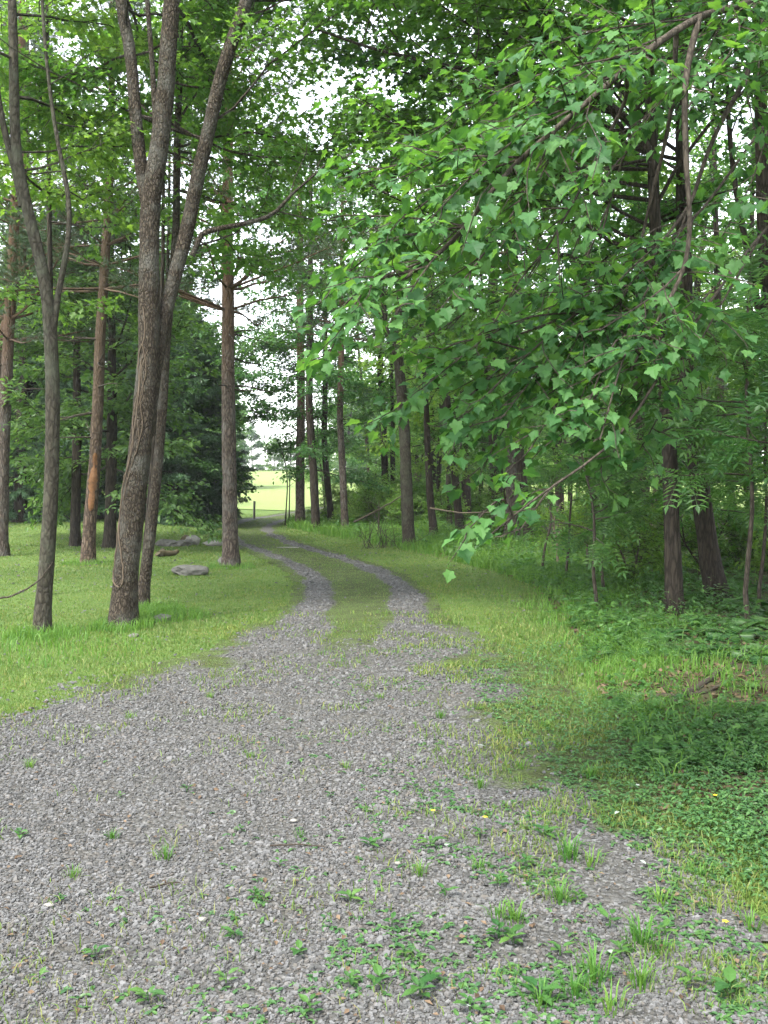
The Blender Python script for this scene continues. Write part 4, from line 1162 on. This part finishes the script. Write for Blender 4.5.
# bare dark saplings in the undergrowth
for i, (pts, d, lab) in enumerate([
        ([(542, 575), (544, 548), (553, 520), (548, 496)], 18.0, 'bare dark forked stem in the undergrowth, the taller of a pair'),
        ([(557, 572), (558, 545), (552, 522), (560, 505)], 18.4, 'bare pale stem in the undergrowth, the shorter of a pair'),
        ([(588, 568), (587, 540), (588, 530)], 18.0, 'short bare dark stem in the undergrowth near the grey boulder'),
        ([(285, 522), (288, 480), (284, 455), (277, 440)], 36, 'bare thin curved sapling by the bright meadow gap'),
        ([(289, 520), (290, 470), (291, 430)], 36.5, 'thin upright sapling against the bright meadow gap'),
        ([(378, 530), (379, 515), (379, 500)], 27, 'thin dead stem standing in the undergrowth by the grey forked tree')]):
    W = np.array([at_depth(px, py, d) for px, py in pts]); W[0, 2] = float(height(W[0, 0], W[0, 1])) - .05
    Q, R = resample(W, np.linspace(.028, .012, len(W)), 12)
    mb = MB(); rr = np.random.default_rng(i); mb.tube(Q, R, 6, 0)
    for t in (.45, .65, .8):
        mb.tube(wander(rr, along(Q, t), (rr.normal(0, .6), rr.normal(0, .4), .8), .5, 5, .2), np.linspace(.010, .003, 6), 4, 0)
    tag(mb.build('bare_sapling', M_DARKLOG if i != 1 else M_LOG, None, True), lab, 'sapling')
# bare bush by the forked tree
br = np.random.default_rng(44); bmb = MB(); p0 = at_ground(382, 548)
for i in range(26):
    q = wander(br, p0 + [br.normal(0, .3), br.normal(0, .2), -.05], (br.normal(0, .6), br.normal(0, .5), 1), br.uniform(.5, 1.1), 6, .2, -.02)
    bmb.tube(q, np.linspace(.008, .003, 7), 4, 0)
    for t in (.5, .75): bmb.tube(wander(br, along(q, t), br.normal(0, 1, 3) + [0, 0, .4], .3, 4, .25), np.linspace(.004, .002, 5), 3, 0)
tag(bmb.build('twiggy_bush', M_TWIG, None, True), 'bare twiggy bush beside the foot of the grey forked tree', 'bush')
# the post at the meadow gate
pm = MB(); p = at_ground(254, 519)
pm.tube([p + [0, 0, -.2], p + [0.01, 0, .3], p + [.02, 0, .72]], [.05, .048, .045], 8, 0, .05, br, True)
tag(pm.build('fence_post', M_POST), 'short weathered wooden post at the end of the drive by the sunlit meadow', 'fence post')

# ------------------------------------------------------------------ small plants and bits lying on the gravel
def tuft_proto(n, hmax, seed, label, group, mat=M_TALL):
    root = MB(); st = np.random.get_state()
    a = rg.uniform(0, 6.28, n); r = .05 * rg.random(n)
    d = np.stack([np.cos(a), np.sin(a), np.zeros(n)], -1); h = rg.uniform(.4, 1, n) * hmax
    sd_ = np.stack([-np.sin(a), np.cos(a), np.zeros(n)], -1)
    b = d * r[:, None]; l = rg.uniform(.15, .9, n)[:, None]
    mid_p = b + d * l * h[:, None] * .3 + np.array([0, 0, .6]) * h[:, None]; tip = b + d * l * h[:, None] * .95 + np.array([0, 0, 1.]) * h[:, None] * (1 - .35 * l)
    w = .0022
    V = np.stack([b - sd_ * w, b + sd_ * w, mid_p + sd_ * w, mid_p - sd_ * w, tip], 1); o = np.arange(n)[:, None] * 5
    root.add(V, o + [[0, 1, 2, 3]]); root.F.append(o + [[3, 2, 4]]); root.M.append(np.zeros(n, int))
    return tag(root.build('grass_tuft', mat), label, 'grass tuft', group)
def weed_proto(m, size, label, group):
    root = MB(); az = np.arange(m) * 2.4 + rg.normal(0, .25, m)
    put(root, L_OVAL, np.column_stack([np.cos(az) * .008, np.sin(az) * .008, np.linspace(.012, .035, m)]), np.stack([np.cos(az), np.sin(az), rg.uniform(.05, .7, m)], -1), np.tile([0, 0, 1.], (m, 1)), size * rg.uniform(.55, 1.15, m))
    root.tube([[0, 0, -.02], [0, 0, .035]], [.003, .002], 5, 0)
    return tag(root.build('weed', M_HERB), label, 'weed', group)
GT, LT = 'grass tufts in the gravel', 'small green grass tuft sprouting from the gravel drive'
GWd, LWd = 'broad-leaved weeds in the gravel', 'low broad-leaved weed sprouting from the gravel drive'
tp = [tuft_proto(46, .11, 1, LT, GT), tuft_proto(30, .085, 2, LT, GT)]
wp = [weed_proto(7, .055, LWd, GWd), weed_proto(5, .05, LWd, GWd), weed_proto(9, .04, LWd, GWd)]
def set_at(o, px, py, rz, s, dz=.012):
    p = at_ground(px, py); o.location = (p[0], p[1], p[2] + dz); o.rotation_euler = (0, 0, rz); o.scale = (s, s, s)
def scatter(protos_, spots_):
    for i, (px, py, s) in enumerate(spots_):
        o = protos_[i] if i < len(protos_) else protos_[i % len(protos_)].copy()
        if i >= len(protos_): COL.objects.link(o)
        set_at(o, px, py, rg.uniform(0, 6.28), s)
scatter(tp, [(569, 862, 1.3), (590, 868, 1.1), (641, 950, 1.3), (660, 958, 1.0), (594, 985, 1.3), (540, 1010, 1.1), (575, 1000, 1.0), (499, 922, 1.0), (515, 925, .9), (479, 872, .9), (166, 862, .7), (73, 880, .7), (112, 842, .6),
             (660, 905, 1.0), (420, 878, .7), (300, 840, .6), (560, 905, 1.0), (700, 880, 1.0), (640, 990, 1.1), (380, 700, .8), (440, 720, .8), (345, 770, .7), (480, 790, .8), (520, 770, .9), (590, 780, 1.0), (545, 730, 1.0), (30, 770, .7), (130, 720, .8), (210, 700, .7), (750, 930, 1.1), (250, 760, .6), (610, 1015, 1.2)])
scatter(wp, [(148, 1006, 1.0), (226, 988, 1.1), (255, 902, 1.0), (234, 942, .8), (187, 794, .9), (499, 942, 1.4), (512, 946, 1.1), (414, 792, 1.0), (579, 905, 1.0), (539, 1004, 1.2), (470, 1016, 1.2), (404, 960, 1.0), (350, 905, .9), (392, 930, 1.0),
             (430, 985, 1.1), (300, 960, .8), (280, 870, .9), (330, 800, .8), (430, 850, 1.1), (445, 900, 1.1), (525, 870, 1.2), (545, 840, 1.1), (610, 930, 1.3), (690, 990, 1.4), (730, 1000, 1.3), (665, 940, 1.2), (620, 960, 1.2), (95, 960, .8), (40, 985, .8),
             (60, 905, .7), (20, 840, .8), (120, 800, .7), (240, 835, .8), (370, 850, .9), (310, 1015, 1.0), (480, 840, 1.1), (420, 1000, 1.2), (560, 960, 1.2), (500, 890, 1.2), (380, 990, 1.0), (265, 905, .7), (350, 990, 1.0)])
fm_ = MB()
for a in range(5):
    put(fm_, L_OVAL, [[0, 0, .075]], [[math.cos(a * 1.257), math.sin(a * 1.257), .25]], [[0, 0, 1.]], .014)
fm_.tube([[0, 0, -.01], [.003, 0, .075]], [.0014, .001], 5, 1)
f0 = tag(fm_.build('buttercup', [M_YELLOW, M_HERB]), 'tiny yellow flower in the weedy gravel', 'flower')
for i, (px, py, lab) in enumerate([(715, 812, 'tiny yellow flower among the dense creeping ground cover'), (725, 945, 'tiny yellow flower in the weedy gravel near the dense ground cover'), (485, 835, 'tiny yellow flower in the gravel, one of two close together, nearer the weeds'), (433, 828, 'tiny yellow flower in the gravel, one of two close together, nearer the bare stones')]):
    o = f0 if i == 0 else f0.copy()
    if i: COL.objects.link(o)
    set_at(o, px, py, i, 1.0); o['label'] = lab
lf = MB(); put(lf, L_OVAL, [[0, 0, .012]], [[1, 0, .05]], [[0, .1, 1.]], .05)
l0 = tag(lf.build('fallen_leaf', M_PALELEAF), 'pale upturned leaf', 'leaf', 'pale fallen leaves on the drive')
for i, (px, py, s, lab) in enumerate([(477, 752, 1.5, 'pale upturned leaf lying where the gravel thins, farthest up the drive'), (446, 855, 1.3, 'pale silvery leaf on the gravel beside the two tiny yellow flowers'), (640, 793, 1.2, 'pale leaf resting on the rim of the creeping ground cover'),
                                      (619, 819, 1.0, 'small bluish pale leaf on the weedy gravel by the ground cover'), (640, 869, 1.0, 'narrow white leaf on the gravel below the ground cover'), (459, 1018, 1.1, 'round pale leaf on the gravel at the near end of the drive'), (611, 964, 1.0, 'silvery leaf caught between grass tufts near the drive end')]):
    o = l0 if i == 0 else l0.copy()
    if i: COL.objects.link(o)
    set_at(o, px, py, i * 1.3, s * .75, .03); o['label'] = lab
for i, (px, py, s, lab) in enumerate([(203, 925, .022, 'whitish stone chip standing out on the bare gravel'), (294, 825, .022, 'whitish stone chip on the gravel farther up the drive'), (49, 911, .024, 'pale blue-grey stone chip on the bare outer gravel'), (398, 868, .018, 'pale flat stone chip near the pale silvery leaf')]):
    o = rock(px, py, s * .85, s * .65, s * .35, M_PALEROCK, lab, 90 + i, 'stone_chip'); o.location.z += .02
for i, (pts, lab) in enumerate([([(150, 895), (168, 890), (180, 889)], 'dark thin twig lying on the bare gravel'), ([(270, 852), (300, 850), (325, 853)], 'dark thin twig lying across the gravel further up'), ([(100, 820), (112, 822)], 'short dark twig on the outer gravel')]):
    stick('twig', pts, .0045, M_DARKLOG, lab, 'twig', True).location.z += .025

# ------------------------------------------------------------------ the air
def haze():
    m, nt, out = new_mat('haze_air')
    v = N(nt, 'ShaderNodeVolumePrincipled'); v.inputs['Density'].default_value = HAZE; v.inputs['Color'].default_value = (.92, .95, .97, 1); v.inputs['Anisotropy'].default_value = .3
    nt.links.new(v.outputs[0], out.inputs['Volume'])
    import bmesh
    bm = bmesh.new(); bmesh.ops.create_cube(bm, size=1)
    for q in bm.verts: q.co = Vector((q.co.x * 900, 320 + q.co.y * 800, 11 + q.co.z * 42))
    me = bpy.data.meshes.new('haze'); bm.to_mesh(me); bm.free(); me.materials.append(m)
    o = bpy.data.objects.new('haze', me); COL.objects.link(o)
    tag(o, 'thin pale summer haze in the air', kind='stuff')
HAZE = .0005
haze()
